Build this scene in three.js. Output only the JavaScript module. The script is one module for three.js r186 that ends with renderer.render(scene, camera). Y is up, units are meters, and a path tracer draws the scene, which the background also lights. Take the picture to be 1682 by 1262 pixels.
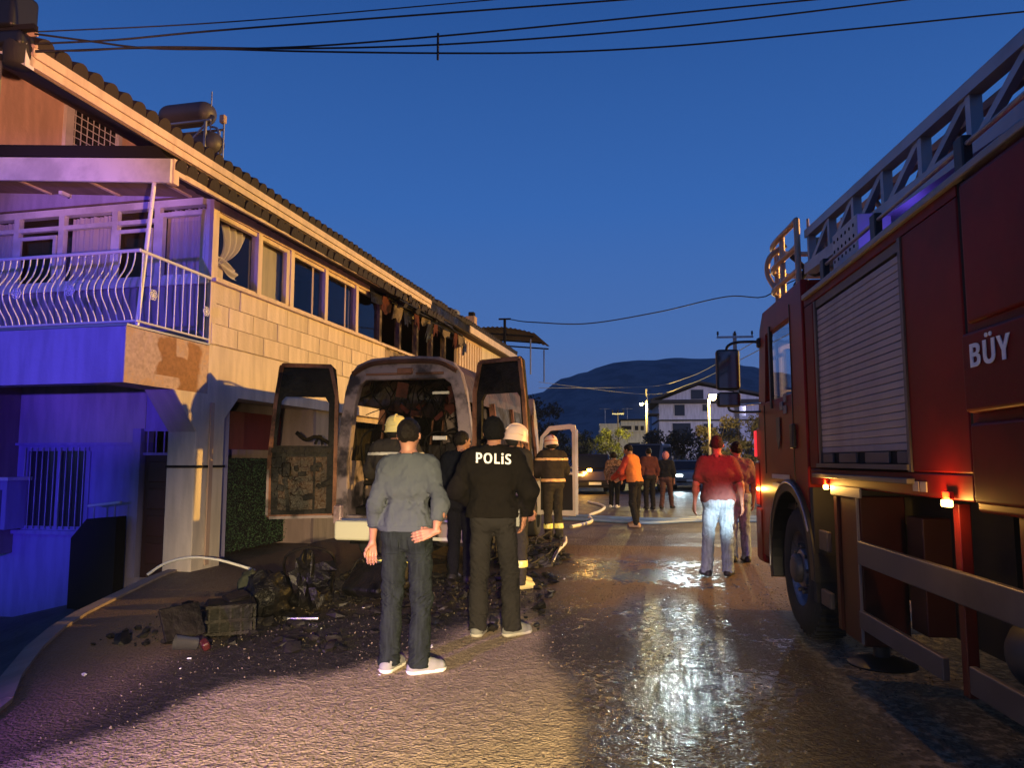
import * as THREE from 'three';
import { mergeGeometries } from 'three/addons/utils/BufferGeometryUtils.js';
import { RoundedBoxGeometry } from 'three/addons/geometries/RoundedBoxGeometry.js';
import { createNoise3D } from 'simplex-noise';
import { FontLoader } from 'three/addons/loaders/FontLoader.js';
import { TextGeometry } from 'three/addons/geometries/TextGeometry.js';

// ------------------------------------------------------------------ camera, sky, exposure, lights
const scene = new THREE.Scene();
const camera = new THREE.PerspectiveCamera(53.94, 1024 / 769, 0.05, 4000);
camera.position.set(0, 1.42, 0);
camera.rotation.order = 'YXZ';
camera.rotation.set(THREE.MathUtils.degToRad(5.802), THREE.MathUtils.degToRad(6.363), 0);
const renderer = new THREE.WebGLRenderer({ antialias: true });
renderer.toneMapping = THREE.LinearToneMapping;
renderer.toneMappingExposure = 1;
renderer.shadowMap.enabled = true;

{ // clear dusk sky: deep blue overhead, paler and slightly violet towards the horizon
  const W = 64, H = 256, d = new Float32Array(W * H * 4);
  const stops = [[0, [.135, .19, .39]], [.06, [.108, .182, .42]], [.16, [.07, .168, .455]], [.32, [.038, .138, .445]], [.55, [.019, .085, .31]], [.75, [.009, .044, .19]], [1, [.006, .025, .115]]];
  for (let r = 0; r < H; r++) {
    const s = Math.max(0, Math.sin(((r + .5) / H - .5) * Math.PI));
    let c = stops[stops.length - 1][1];
    for (let k = 1; k < stops.length; k++) if (s <= stops[k][0]) {
      const t = (s - stops[k - 1][0]) / (stops[k][0] - stops[k - 1][0]);
      c = stops[k - 1][1].map((x, q) => x + (stops[k][1][q] - x) * t); break;
    }
    if (r < H / 2) c = [.012, .014, .022];
    for (let x = 0; x < W; x++) { const o = (r * W + x) * 4; d[o] = c[0]; d[o + 1] = c[1]; d[o + 2] = c[2]; d[o + 3] = 1; }
  }
  const t = new THREE.DataTexture(d, W, H, THREE.RGBAFormat, THREE.FloatType);
  t.mapping = THREE.EquirectangularReflectionMapping; t.magFilter = THREE.LinearFilter; t.needsUpdate = true;
  scene.background = t; scene.environment = t;
}
const rad = THREE.MathUtils.degToRad;
function spot(name, color, I, p, q, angle, pen, r = 2) {
  const l = new THREE.SpotLight(color, I, 0, rad(angle), pen, 2);
  l.name = name; l.position.set(...p); l.target.position.set(...q); l.castShadow = true; l.shadow.radius = r;
  scene.add(l, l.target); return l;
}
function lamp(name, color, I, p, r = 2) {
  const l = new THREE.PointLight(color, I, 0, 2); l.name = name; l.position.set(...p); l.castShadow = true; l.shadow.radius = r; scene.add(l); return l;
}
const rgb = (r, g, b) => new THREE.Color().setRGB(r, g, b);
// sodium street light across the road behind the truck, floods the houses
spot('street_light_source', rgb(1, .55, .095), 3100, [20, 6.15, -13.2], [-4.5, 3.0, -16], 34, .7, 8);
// warm unseen lamp behind the camera, shining forward; its tripod is added
spot('unseen_lamp_source', rgb(1, .75, .38), 580, [.42, 1.42, 1.6], [-1.02, -.2, -5.2], 22.5, .65, 3);
// lamp added to the truck to brighten the gable of the house
spot('gable_fill_source', rgb(1, .42, .24), 560, [1.5, .95, 1.35], [-7.1, 6.2, -9.4], 9, .7, 3);
// blue beacon of the patrol car that stands behind the camera on the left
spot('blue_beacon_source', rgb(.16, .08, 1), 330, [-5, 1.66, 2.5], [-6.5, 3.3, -7.3], 11.5, .4, 4);
spot('blue_beacon_source_002', rgb(.075, .03, 1), 330, [-5.05, 1.64, 2.5], [-7.95, 1.1, -7.3], 9.5, .7, 4);
spot('blue_beacon_source_001', rgb(.42, .13, 1), 330, [-4.5, 1.66, 2.5], [-2.3, -.05, -3.8], 14, .9, 4);
// truck: red strobes on its nose, headlamps, blue beacon on its roof
spot('red_strobe_source', rgb(1, .03, .025), 19, [2.05, 1.95, -8.05], [1.3, 2.0, -10], 42, .6, 2);
spot('headlamp_source', rgb(.78, .95, 1), 42, [1.98, .91, -8.1], [1.56, .78, -9.75], 13, .9, 3);
spot('headlamp_source_001', rgb(.78, .95, 1), 95, [3.76, .91, -8.1], [3.4, .3, -13], 20, .75, 3);
lamp('roof_beacon_source', rgb(.16, .08, 1), .16, [2.02, 2.9, -5.02], 2);
// ------------------------------------------------------------------ helpers
let seed = 7;
const rnd = () => { seed = (seed + 0x6d2b79f5) | 0; let t = Math.imul(seed ^ (seed >>> 15), 1 | seed); t = (t + Math.imul(t ^ (t >>> 7), 61 | t)) ^ t; return ((t ^ (t >>> 14)) >>> 0) / 4294967296; };
const rr = (a, b) => a + (b - a) * rnd();
const noise3 = createNoise3D(rnd);
const V = (x, y, z) => new THREE.Vector3(x, y, z);
const M4 = () => new THREE.Matrix4();
const clamp = (x, a = 0, b = 1) => Math.min(b, Math.max(a, x));
const sstep = (a, b, x) => { const t = clamp((x - a) / (b - a)); return t * t * (3 - 2 * t); };
const used = {};
function numbered(n) { used[n] = (used[n] ?? -1) + 1; return used[n] ? n + '_' + String(used[n]).padStart(3, '0') : n; }
function tag(o, label, category, group, kind) {
  if (label) o.userData.label = label;
  if (category) o.userData.category = category;
  if (group) o.userData.group = group;
  if (kind) o.userData.kind = kind;
  return o;
}
function thing(name, label, category, [x, y, z] = [0, 0, 0], turn = 0, group) {
  const o = new THREE.Group(); o.name = numbered(name); o.position.set(x, y, z); o.rotation.y = turn; scene.add(o);
  return tag(o, label, category, group);
}
function boxUV(g) {
  const p = g.attributes.position, n = g.attributes.normal, uv = new Float32Array(p.count * 2);
  for (let i = 0; i < p.count; i++) {
    const ax = Math.abs(n.getX(i)), ay = Math.abs(n.getY(i)), az = Math.abs(n.getZ(i)), x = p.getX(i), y = p.getY(i), z = p.getZ(i);
    if (ax >= ay && ax >= az) { uv[2 * i] = z; uv[2 * i + 1] = y; } else if (ay >= az) { uv[2 * i] = x; uv[2 * i + 1] = z; } else { uv[2 * i] = x; uv[2 * i + 1] = y; }
  }
  g.setAttribute('uv', new THREE.BufferAttribute(uv, 2)); return g;
}
const UP = V(0, 1, 0);
class GB {
  constructor() { this.g = []; }
  add(g, m) {
    g = g.index ? g.toNonIndexed() : g.clone();
    for (const k of Object.keys(g.attributes)) if (k !== 'position' && k !== 'normal') g.deleteAttribute(k);
    if (!g.attributes.normal) g.computeVertexNormals();
    if (m) g.applyMatrix4(m);
    this.g.push(g); return this;
  }
  box(x, y, z, sx, sy, sz, rx = 0, ry = 0, rz = 0) { return this.add(new THREE.BoxGeometry(sx, sy, sz), M4().compose(V(x, y, z), new THREE.Quaternion().setFromEuler(new THREE.Euler(rx, ry, rz)), V(1, 1, 1))); }
  rbox(x, y, z, sx, sy, sz, r = .01, rx = 0, ry = 0, rz = 0, seg = 1) { return this.add(new RoundedBoxGeometry(sx, sy, sz, seg, Math.min(r, sx / 2.01, sy / 2.01, sz / 2.01)), M4().compose(V(x, y, z), new THREE.Quaternion().setFromEuler(new THREE.Euler(rx, ry, rz)), V(1, 1, 1))); }
  bx(x0, x1, y0, y1, z0, z1, r = 0) { return r ? this.rbox((x0 + x1) / 2, (y0 + y1) / 2, (z0 + z1) / 2, Math.abs(x1 - x0), Math.abs(y1 - y0), Math.abs(z1 - z0), r) : this.box((x0 + x1) / 2, (y0 + y1) / 2, (z0 + z1) / 2, Math.abs(x1 - x0), Math.abs(y1 - y0), Math.abs(z1 - z0)); }
  cyl(p, q, r1, r2 = r1, n = 10) {
    const a = V(...p), b = V(...q), d = b.clone().sub(a), L = d.length();
    return this.add(new THREE.CylinderGeometry(r2, r1, L, n), M4().compose(a.add(b).multiplyScalar(.5), new THREE.Quaternion().setFromUnitVectors(UP, d.normalize()), V(1, 1, 1)));
  }
  beam(p, q, w, h) { // rectangular bar from p to q, w across, h up
    const a = V(...p), b = V(...q), L = a.distanceTo(b), m = M4().lookAt(a, b, Math.abs(b.y - a.y) > .98 * L ? V(1, 0, 0) : UP);
    m.setPosition(a.add(b).multiplyScalar(.5)); return this.add(new THREE.BoxGeometry(w, h, L), m);
  }
  tube(pts, r, n = 6, seg, closed = false) { return this.add(new THREE.TubeGeometry(new THREE.CatmullRomCurve3(pts.map((p) => V(...p)), closed), seg ?? pts.length * 5, r, n, closed)); }
  sph(x, y, z, rx, ry = rx, rz = rx, n = 14) { return this.add(new THREE.SphereGeometry(1, n, Math.ceil(n * .7)), M4().compose(V(x, y, z), new THREE.Quaternion(), V(rx, ry, rz))); }
  lathe(pts, n, m) { return this.add(new THREE.LatheGeometry(pts.map((p) => new THREE.Vector2(...p)), n), m); }
  ext(pts, depth, m, holes = [], bevel = 0) {
    const s = new THREE.Shape(pts.map((p) => new THREE.Vector2(...p)));
    for (const h of holes) s.holes.push(new THREE.Path(h.map((p) => new THREE.Vector2(...p))));
    return this.add(new THREE.ExtrudeGeometry(s, { depth, bevelEnabled: bevel > 0, bevelSize: bevel, bevelThickness: bevel, bevelSegments: 1, curveSegments: 8 }), m);
  }
  geo() { if (this.o) for (const q of this.g) q.translate(...this.o); const g = this.g.length > 1 ? mergeGeometries(this.g) : this.g[0]; return boxUV(g); }
  build(name, mat, parent) { return mesh(name, this.geo(), mat, parent); }
}
function mesh(name, g, mat, parent) {
  const m = new THREE.Mesh(g, mat); m.name = parent === undefined || parent === scene ? numbered(name) : name;
  m.castShadow = m.receiveShadow = true; (parent ?? scene).add(m); return m;
}
const B = () => new GB();
const rot = (x, y, z) => M4().makeRotationFromEuler(new THREE.Euler(x, y, z));
const tr = (x, y, z) => M4().makeTranslation(x, y, z);

// ------------------------------------------------------------------ textures
function lattice(n, r) { const a = new Float32Array(n * n); for (let i = 0; i < a.length; i++) a[i] = r(); return a; }
function fbm(size, base, oct, gain = .5, sx = 1) { // tileable value noise, 0..1
  const out = new Float32Array(size * size); let amp = 1, tot = 0;
  for (let o = 0, f = base; o < oct; o++, f *= 2, amp *= gain) {
    const fx = Math.max(1, Math.round(f * sx)), L = new Float32Array(fx * f); for (let i = 0; i < L.length; i++) L[i] = rnd();
    tot += amp;
    for (let y = 0; y < size; y++) {
      const v = y / size * f, y0 = Math.floor(v), ty = v - y0, sy = ty * ty * (3 - 2 * ty), r0 = (y0 % f) * fx, r1 = ((y0 + 1) % f) * fx;
      for (let x = 0; x < size; x++) {
        const u = x / size * fx, x0 = Math.floor(u), tx = u - x0, s = tx * tx * (3 - 2 * tx), c0 = x0 % fx, c1 = (x0 + 1) % fx;
        const a = L[r0 + c0] + (L[r0 + c1] - L[r0 + c0]) * s, b = L[r1 + c0] + (L[r1 + c1] - L[r1 + c0]) * s;
        out[y * size + x] += amp * (a + (b - a) * sy);
      }
    }
  }
  for (let i = 0; i < out.length; i++) out[i] /= tot;
  return out;
}
function greyTex(a, size, rep, lo = 0, hi = 1, srgb = false) {
  const d = new Uint8Array(size * size * 4);
  for (let i = 0; i < a.length; i++) { const v = Math.round(255 * clamp(lo + (hi - lo) * a[i])); d[4 * i] = d[4 * i + 1] = d[4 * i + 2] = v; d[4 * i + 3] = 255; }
  const t = new THREE.DataTexture(d, size, size); t.wrapS = t.wrapT = THREE.RepeatWrapping; t.magFilter = THREE.LinearFilter; t.repeat.set(1 / rep, 1 / rep);
  if (srgb) t.colorSpace = THREE.SRGBColorSpace; t.needsUpdate = true; return t;
}
const contrast = (a, lo, hi) => a.map((v) => sstep(lo, hi, v));
const fineN = fbm(512, 24, 4), coarseN = fbm(512, 4, 6, .6), streakN = fbm(512, 4, 5, .55, 6);
const texFine = greyTex(fineN, 512, .5), texWear = greyTex(contrast(coarseN, .25, .7), 512, 2.2, .62, 1), texStreak = greyTex(contrast(streakN, .2, .8), 512, 2.4, .78, 1);
const texSoot = greyTex(contrast(coarseN, .32, .66), 512, 1.1, .12, 1), texRough = greyTex(coarseN, 512, 1.4, .35, 1.15), texBump = greyTex(fbm(512, 10, 5, .6), 512, .9);
const weaveA = new Float32Array(64 * 64); for (let i = 0; i < 4096; i++) { const x = i % 64, y = i >> 6; weaveA[i] = .5 + .5 * Math.sin((x + y) / 64 * Math.PI * 16) * Math.sin((x - y) / 64 * Math.PI * 16); }
const texWeave = greyTex(weaveA, 64, .05);

// grains and small stones: height as overlapping domes, then a normal map
const texGrain = (() => {
  const n = 512, h = new Float32Array(n * n), d = new Uint8Array(n * n * 4);
  for (let k = 0; k < 15000; k++) { const x = rnd() * n, y = rnd() * n, r = 2 + 7 * Math.pow(rnd(), 3.5), t = r * rr(.4, .9); for (let j = -Math.ceil(r); j <= r; j++) for (let i = -Math.ceil(r); i <= r; i++) { const q = 1 - (i * i + j * j) / (r * r); if (q > 0) { const o = ((Math.floor(y) + j + n) % n) * n + (Math.floor(x) + i + n) % n; h[o] = Math.max(h[o], t * Math.sqrt(q)); } } }
  for (let y = 0; y < n; y++) for (let x = 0; x < n; x++) { const g = (a, b) => h[((y + b + n) % n) * n + (x + a + n) % n] + 3 * fineN[((y + b + n) % n) * n + (x + a + n) % n], dx = (g(1, 0) - g(-1, 0)) * .28, dy = (g(0, 1) - g(0, -1)) * .28, L = Math.hypot(dx, dy, 1), o = (y * n + x) * 4; d[o] = 127.5 - 127.5 * dx / L; d[o + 1] = 127.5 - 127.5 * dy / L; d[o + 2] = 127.5 + 127.5 / L; d[o + 3] = 255; }
  const t = new THREE.DataTexture(d, n, n); t.wrapS = t.wrapT = THREE.RepeatWrapping; t.magFilter = THREE.LinearFilter; t.needsUpdate = true; return t;
})();
const mat = (o) => new THREE.MeshPhysicalMaterial(Object.assign({ roughness: .7 }, o, { color: Array.isArray(o.color) ? rgb(...o.color) : o.color ?? rgb(.5, .5, .5) }));
const glow = (c, k, base = [.2, .2, .2]) => mat({ color: base, emissive: rgb(...c), emissiveIntensity: k, roughness: .3 });
const wall = (color, o = {}) => mat({ color, map: texStreak, bumpMap: texBump, bumpScale: .006, roughness: .9, ...o });
const MT = {
  plaster: wall([.66, .56, .47]), block: wall([.64, .53, .43], { bumpScale: .01 }), mortar: wall([.585, .485, .39]), plasterBlueLit: wall([.36, .32, .52]), plasterBrown: wall([.52, .36, .28]),  // the blue plaster carries beacon light put into its colour
  white: mat({ color: [.74, .71, .69], map: texWear, roughness: .45 }), wood: wall([.66, .52, .40], { bumpScale: .003, roughness: .6 }), tile: mat({ color: [.022, .014, .012], map: texWear, roughness: .8, bumpMap: texBump, bumpScale: .01 }),
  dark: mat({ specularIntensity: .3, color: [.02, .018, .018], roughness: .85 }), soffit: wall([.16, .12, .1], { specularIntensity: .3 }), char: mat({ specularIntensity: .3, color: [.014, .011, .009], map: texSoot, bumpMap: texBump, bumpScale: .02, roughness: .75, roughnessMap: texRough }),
  ash: mat({ specularIntensity: .3, color: [.17, .13, .10], map: texSoot, bumpMap: texBump, bumpScale: .02, roughness: .85 }), glass: mat({ color: [.96, .97, .98], transmission: 1, roughness: .03, thickness: 0, ior: 1.22 }),
  steel: mat({ color: [.55, .55, .57], metalness: 1, roughness: .38, roughnessMap: texRough }), galv: mat({ color: [.42, .42, .45], metalness: .7, roughness: .5, map: texWear }), railWhite: mat({ color: [.72, .7, .7], roughness: .4, metalness: .15 }),
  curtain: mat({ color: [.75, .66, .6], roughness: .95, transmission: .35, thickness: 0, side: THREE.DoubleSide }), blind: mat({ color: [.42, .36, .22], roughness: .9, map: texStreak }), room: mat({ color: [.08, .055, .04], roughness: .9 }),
  rubber: mat({ color: [.018, .018, .019], roughness: .8, bumpMap: texBump, bumpScale: .004 }), cable: mat({ color: [.012, .012, .014], roughness: .6 }), black: mat({ color: [.012, .012, .013], roughness: .45 }),
  red: mat({ color: [.25, .008, .007], roughness: .42, specularIntensity: .35, clearcoat: .12, clearcoatRoughness: .3, map: texWear }), hedge: mat({ specularIntensity: .3, color: [.035, .075, .03], roughness: .95 }), pvc: mat({ color: [.66, .62, .6], roughness: .4 }),
};
// ------------------------------------------------------------------ house frame: u along the street, y up, w out towards the road
const HA = 0.10915, HP = V(-5.17, 0, -9.57);
const HW = (u, y, w) => V(HP.x + w * Math.cos(HA) + u * Math.sin(HA), y, HP.z + w * Math.sin(HA) - u * Math.cos(HA));
const kerbLine = [[-9, .6], [-4, -.2], [-3.1, -1.5], [-2.98, -2.5], [-3.12, -3.3], [-3.5, -4.25], [-3.81, -4.7], [-4.23, -5.43], [-4.55, -6.1], [-4.77, -6.7], [-4.99, -7.5], [-5.34, -8.8], [-5.46, -9.45]];
const yardEdge = [[HW(-.12, 0, -.42).x, HW(-.12, 0, -.42).z], [HW(1, 0, -.42).x, HW(1, 0, -.42).z], [HW(1, 0, -10).x, HW(1, 0, -10).z], [-16, .6]];
// ------------------------------------------------------------------ ground
{
  const N = 2048, X0 = -6.6, Z0 = -13, S = 12, px = S / N;
  const a1 = fbm(1024, 10, 6, .6), a2 = fbm(1024, 128, 3, .7), st = fbm(1024, 8, 5, .62, .35), lo = fbm(512, 5, 4, .5), pud = fbm(512, 9, 4, .55);
  const col = new Uint8Array(N * N * 4), ro = new Uint8Array(N * N * 4), bu = new Uint8Array(N * N * 4);
  const g8 = (x) => Math.round(255 * Math.pow(clamp(x), 1 / 2.2));
  const line = (pts, x) => { if (x <= pts[0][0]) return pts[0][1]; for (let i = 1; i < pts.length; i++) if (x < pts[i][0]) return pts[i - 1][1] + (pts[i][1] - pts[i - 1][1]) * (x - pts[i - 1][0]) / (pts[i][0] - pts[i - 1][0]); return pts[pts.length - 1][1]; };
  const far = [[-3.4, -2.6], [-2.8, -3.55], [-2.3, -4.7], [-1.75, -5.35], [-1.3, -6.3], [-.9, -7.1], [-.3, -7.4], [.2, -7]];
  const right = [[-8, -.75], [-7, -.55], [-6, -.28], [-5, -.1], [-4, .0], [-3, .12], [-1, .3]];
  for (let j = 0; j < N; j++) {
    const z = Z0 + S - (j + .5) * px, j1 = j & 1023, jl = (j >> 2) & 511, j2 = (j >> 1) & 1023;
    const xr = line(right, z);
    for (let i = 0; i < N; i++) {
      const x = X0 + (i + .5) * px, i1 = i & 1023, il = (i >> 2) & 511, i2 = (i >> 1) & 1023;
      const n1 = a1[j2 * 1024 + i2], n2 = a2[j1 * 1024 + i1], ns = st[j2 * 1024 + i2], nl = lo[jl * 512 + il], np = pud[jl * 512 + il];
      const wob = (nl - .5) * 1.0 + (n1 - .5) * .7;
      let dry = sstep(-.3, .42, z - line(far, x) + wob * 1.3 + (n2 - .5) * .25) * sstep(-.12, .12, xr - x + wob * .6);
      const slab = sstep(-.3, .3, (-3.0 - x) + (z + 6.2) * .12 + wob * .4);
      const burnt = sstep(-.5, .5, (-.75 - x) + wob) * sstep(-12.4, -10.2, z) * (1 - dry) * (1 - slab * .75);
      const gravel = sstep(-.18, .15, x - (1.32 + (z + 3) * -.06) + wob * .35) * sstep(-7.6, -6.6, z);
      const puddle = sstep(.515, .545, np * .62 + nl * .3 + (n1 - .5) * .6 + (n2 - .5) * .75 + .065 - .10 * Math.abs(x - .42 - (z + 4) * -.05)) * (1 - dry) * (1 - gravel) * (1 - burnt * .4) * (1 - slab) * sstep(-12.6, -10.5, z);
      const peb = sstep(.42, .72, n2);
      let r = .058, g = .044, b = .033, rough = .58, h = .35 * n1 + .5 * n2;
      r *= .6 + .8 * nl; g *= .6 + .8 * nl; b *= .6 + .8 * nl;
      const mix = (m, R, G, Bl, ro2, hh) => { r += (R - r) * m; g += (G - g) * m; b += (Bl - b) * m; rough += (ro2 - rough) * m; h += (hh - h) * m; };
      const midw = sstep(-6.2, -8.2, z) * sstep(-.9, .2, x);
      mix(midw, .17 + .09 * n1, .105 + .06 * n1, .055, .62, .3 * n1 + .5 * n2);
      const black = sstep(.46, .26, Math.abs(x - .40 + (z + 5) * .05 + wob * .55)) * sstep(-9, -7.6, z) * (1 - gravel);
      mix(black * .93 * (1 - dry), .013 + .02 * peb * n1, .010 + .016 * peb * n1, .008, .26 + .3 * peb * n1, .14 * n1 + .32 * n2);
      mix(slab, .17 + .07 * nl, .115 + .05 * nl, .085, .6, .3 * n1 + .25 * ns);
      mix(burnt * .96, .013 + .035 * peb * n1, .011 + .03 * peb * n1, .01 + .022 * peb * n1, .34 + .4 * n1, .5 * n1 + .35 * n2);
      const d = .72 + .5 * n1 + (peb - .5) * .25;
      mix(dry, .32 * d, .245 * d, .165 * d, .93, .42 * ns + .38 * n1 + .3 * n2);
      mix(gravel, (.13 + .2 * peb) * (.7 + .6 * n1), (.11 + .17 * peb) * (.7 + .6 * n1), (.075 + .115 * peb) * (.7 + .6 * n1), .8, .35 * n1 + .65 * n2);
      mix(puddle * .92, .016, .013, .011, .13, .3 + .12 * n1 + .16 * n2);
      const o = (j * N + i) * 4;
      col[o] = g8(r); col[o + 1] = g8(g); col[o + 2] = g8(b); col[o + 3] = 255;
      ro[o] = ro[o + 1] = ro[o + 2] = Math.round(255 * clamp(rough + (n2 - .5) * .25 * (1 - puddle), .04, 1)); ro[o + 3] = Math.round(255 * clamp(.16 + .84 * puddle + .3 * burnt + .12 * midw + .6 * black * (1 - dry)));
      bu[o] = bu[o + 1] = bu[o + 2] = Math.round(255 * clamp(h)); bu[o + 3] = 255;
    }
  }
  const T = (d, srgb) => { const t = new THREE.DataTexture(d, N, N); t.magFilter = THREE.LinearFilter; if (srgb) t.colorSpace = THREE.SRGBColorSpace; t.needsUpdate = true; return t; };
  const grainT = texGrain.clone(); grainT.repeat.set(15, 15); const roT = T(ro), near = mat({ color: [1, 1, 1], roughness: 1, map: T(col, true), roughnessMap: roT, specularIntensityMap: roT, bumpMap: T(bu), bumpScale: .034, normalMap: grainT, normalScale: new THREE.Vector2(1.3, 1.3) });
  // the stretch of road in front of the houses: a sheet cut along the slab edge, 4 mm above the ground sheet
  const outline = [[5.4, -13], [5.4, -1], [-2.95, -1], ...kerbLine.slice(3), [HW(-.12, 0, 0).x, HW(-.12, 0, 0).z], [HW(3.2, 0, 0).x, -13]];
  const g = new THREE.ShapeGeometry(new THREE.Shape(outline.map(([x, z]) => new THREE.Vector2(x, -z))));
  g.rotateX(-Math.PI / 2);
  const p = g.attributes.position, uv = g.attributes.uv;
  for (let i = 0; i < p.count; i++) uv.setXY(i, (p.getX(i) - X0) / S, (Z0 + S - p.getZ(i)) / S);
  tag(mesh('road', g, near), 'wet gravelly road with burnt black patches and pale dry ground', null, null, 'structure');
  // everything beyond, to the horizon
  const s = new THREE.Shape([[-700, 60], [700, 60], [700, -1400], [-700, -1400]].map(([x, z]) => new THREE.Vector2(x, -z)));
  s.holes.push(new THREE.Path([...kerbLine, ...yardEdge].map(([x, z]) => new THREE.Vector2(x, -z))));
  const gg = new THREE.ShapeGeometry(s); gg.rotateX(-Math.PI / 2); gg.translate(0, -.005, 0); boxUV(gg);
  const farM = mat({ color: [.105, .075, .052], map: texWear, roughness: .62, specularIntensity: .45, roughnessMap: greyTex(coarseN, 512, 3.1, .45, 1.15), bumpMap: greyTex(fbm(512, 40, 4, .65), 512, 1.2), bumpScale: .025 });
  tag(mesh('ground', gg, farM), 'dark damp ground that runs on to the foot of the hill', null, null, 'structure');
  // sunken yard in front of the lower storey, its retaining wall and the lip of the slab
  const y = B(), yard = [[1, -.42, -.02], [1, -1.6, -.14], [1, -2.6, -.58], [1, -4.3, -.97], [1, -10, -1.1]];
  const vs = [], ids = [];
  yard.forEach(([u, w, h]) => { for (const uu of [1, -4, -16]) { const q = HW(uu, h - (1 - uu) * .02, w + (uu < 1 ? 3.2 : .4)); vs.push(q.x, Math.max(q.y - (uu < 1 ? .35 : 0), -1.3), q.z); } });
  for (let k = 0; k < 4; k++) for (let c = 0; c < 2; c++) { const a = k * 3 + c; ids.push(a, a + 1, a + 3, a + 1, a + 4, a + 3); }
  const yg = new THREE.BufferGeometry(); yg.setAttribute('position', new THREE.Float32BufferAttribute(vs, 3)); yg.setIndex(ids); yg.computeVertexNormals();
  tag(y.add(yg).build('yard', mat({ color: [.13, .11, .11], map: texWear, roughness: .9, bumpMap: texBump, bumpScale: .02, side: THREE.DoubleSide })), 'sunken yard below the level of the road', null, null, 'structure');
  const k = B(), w = B();
  for (let i = 0; i < kerbLine.length - 1; i++) {
    const [x0, z0] = kerbLine[i], [x1, z1] = kerbLine[i + 1];
    k.beam([x0, .0, z0], [x1, .0, z1], .12, .05); w.beam([x0 - .02, -.66, z0], [x1 - .02, -.66, z1], .16, 1.25);
  }
  tag(k.build('kerb', wall([.30, .23, .20])), 'low concrete lip along the curved edge of the slab', null, null, 'structure');
  tag(w.build('retaining_wall', wall([.2, .17, .16])), 'dark retaining wall under the curved slab edge', 'wall');
}
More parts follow.
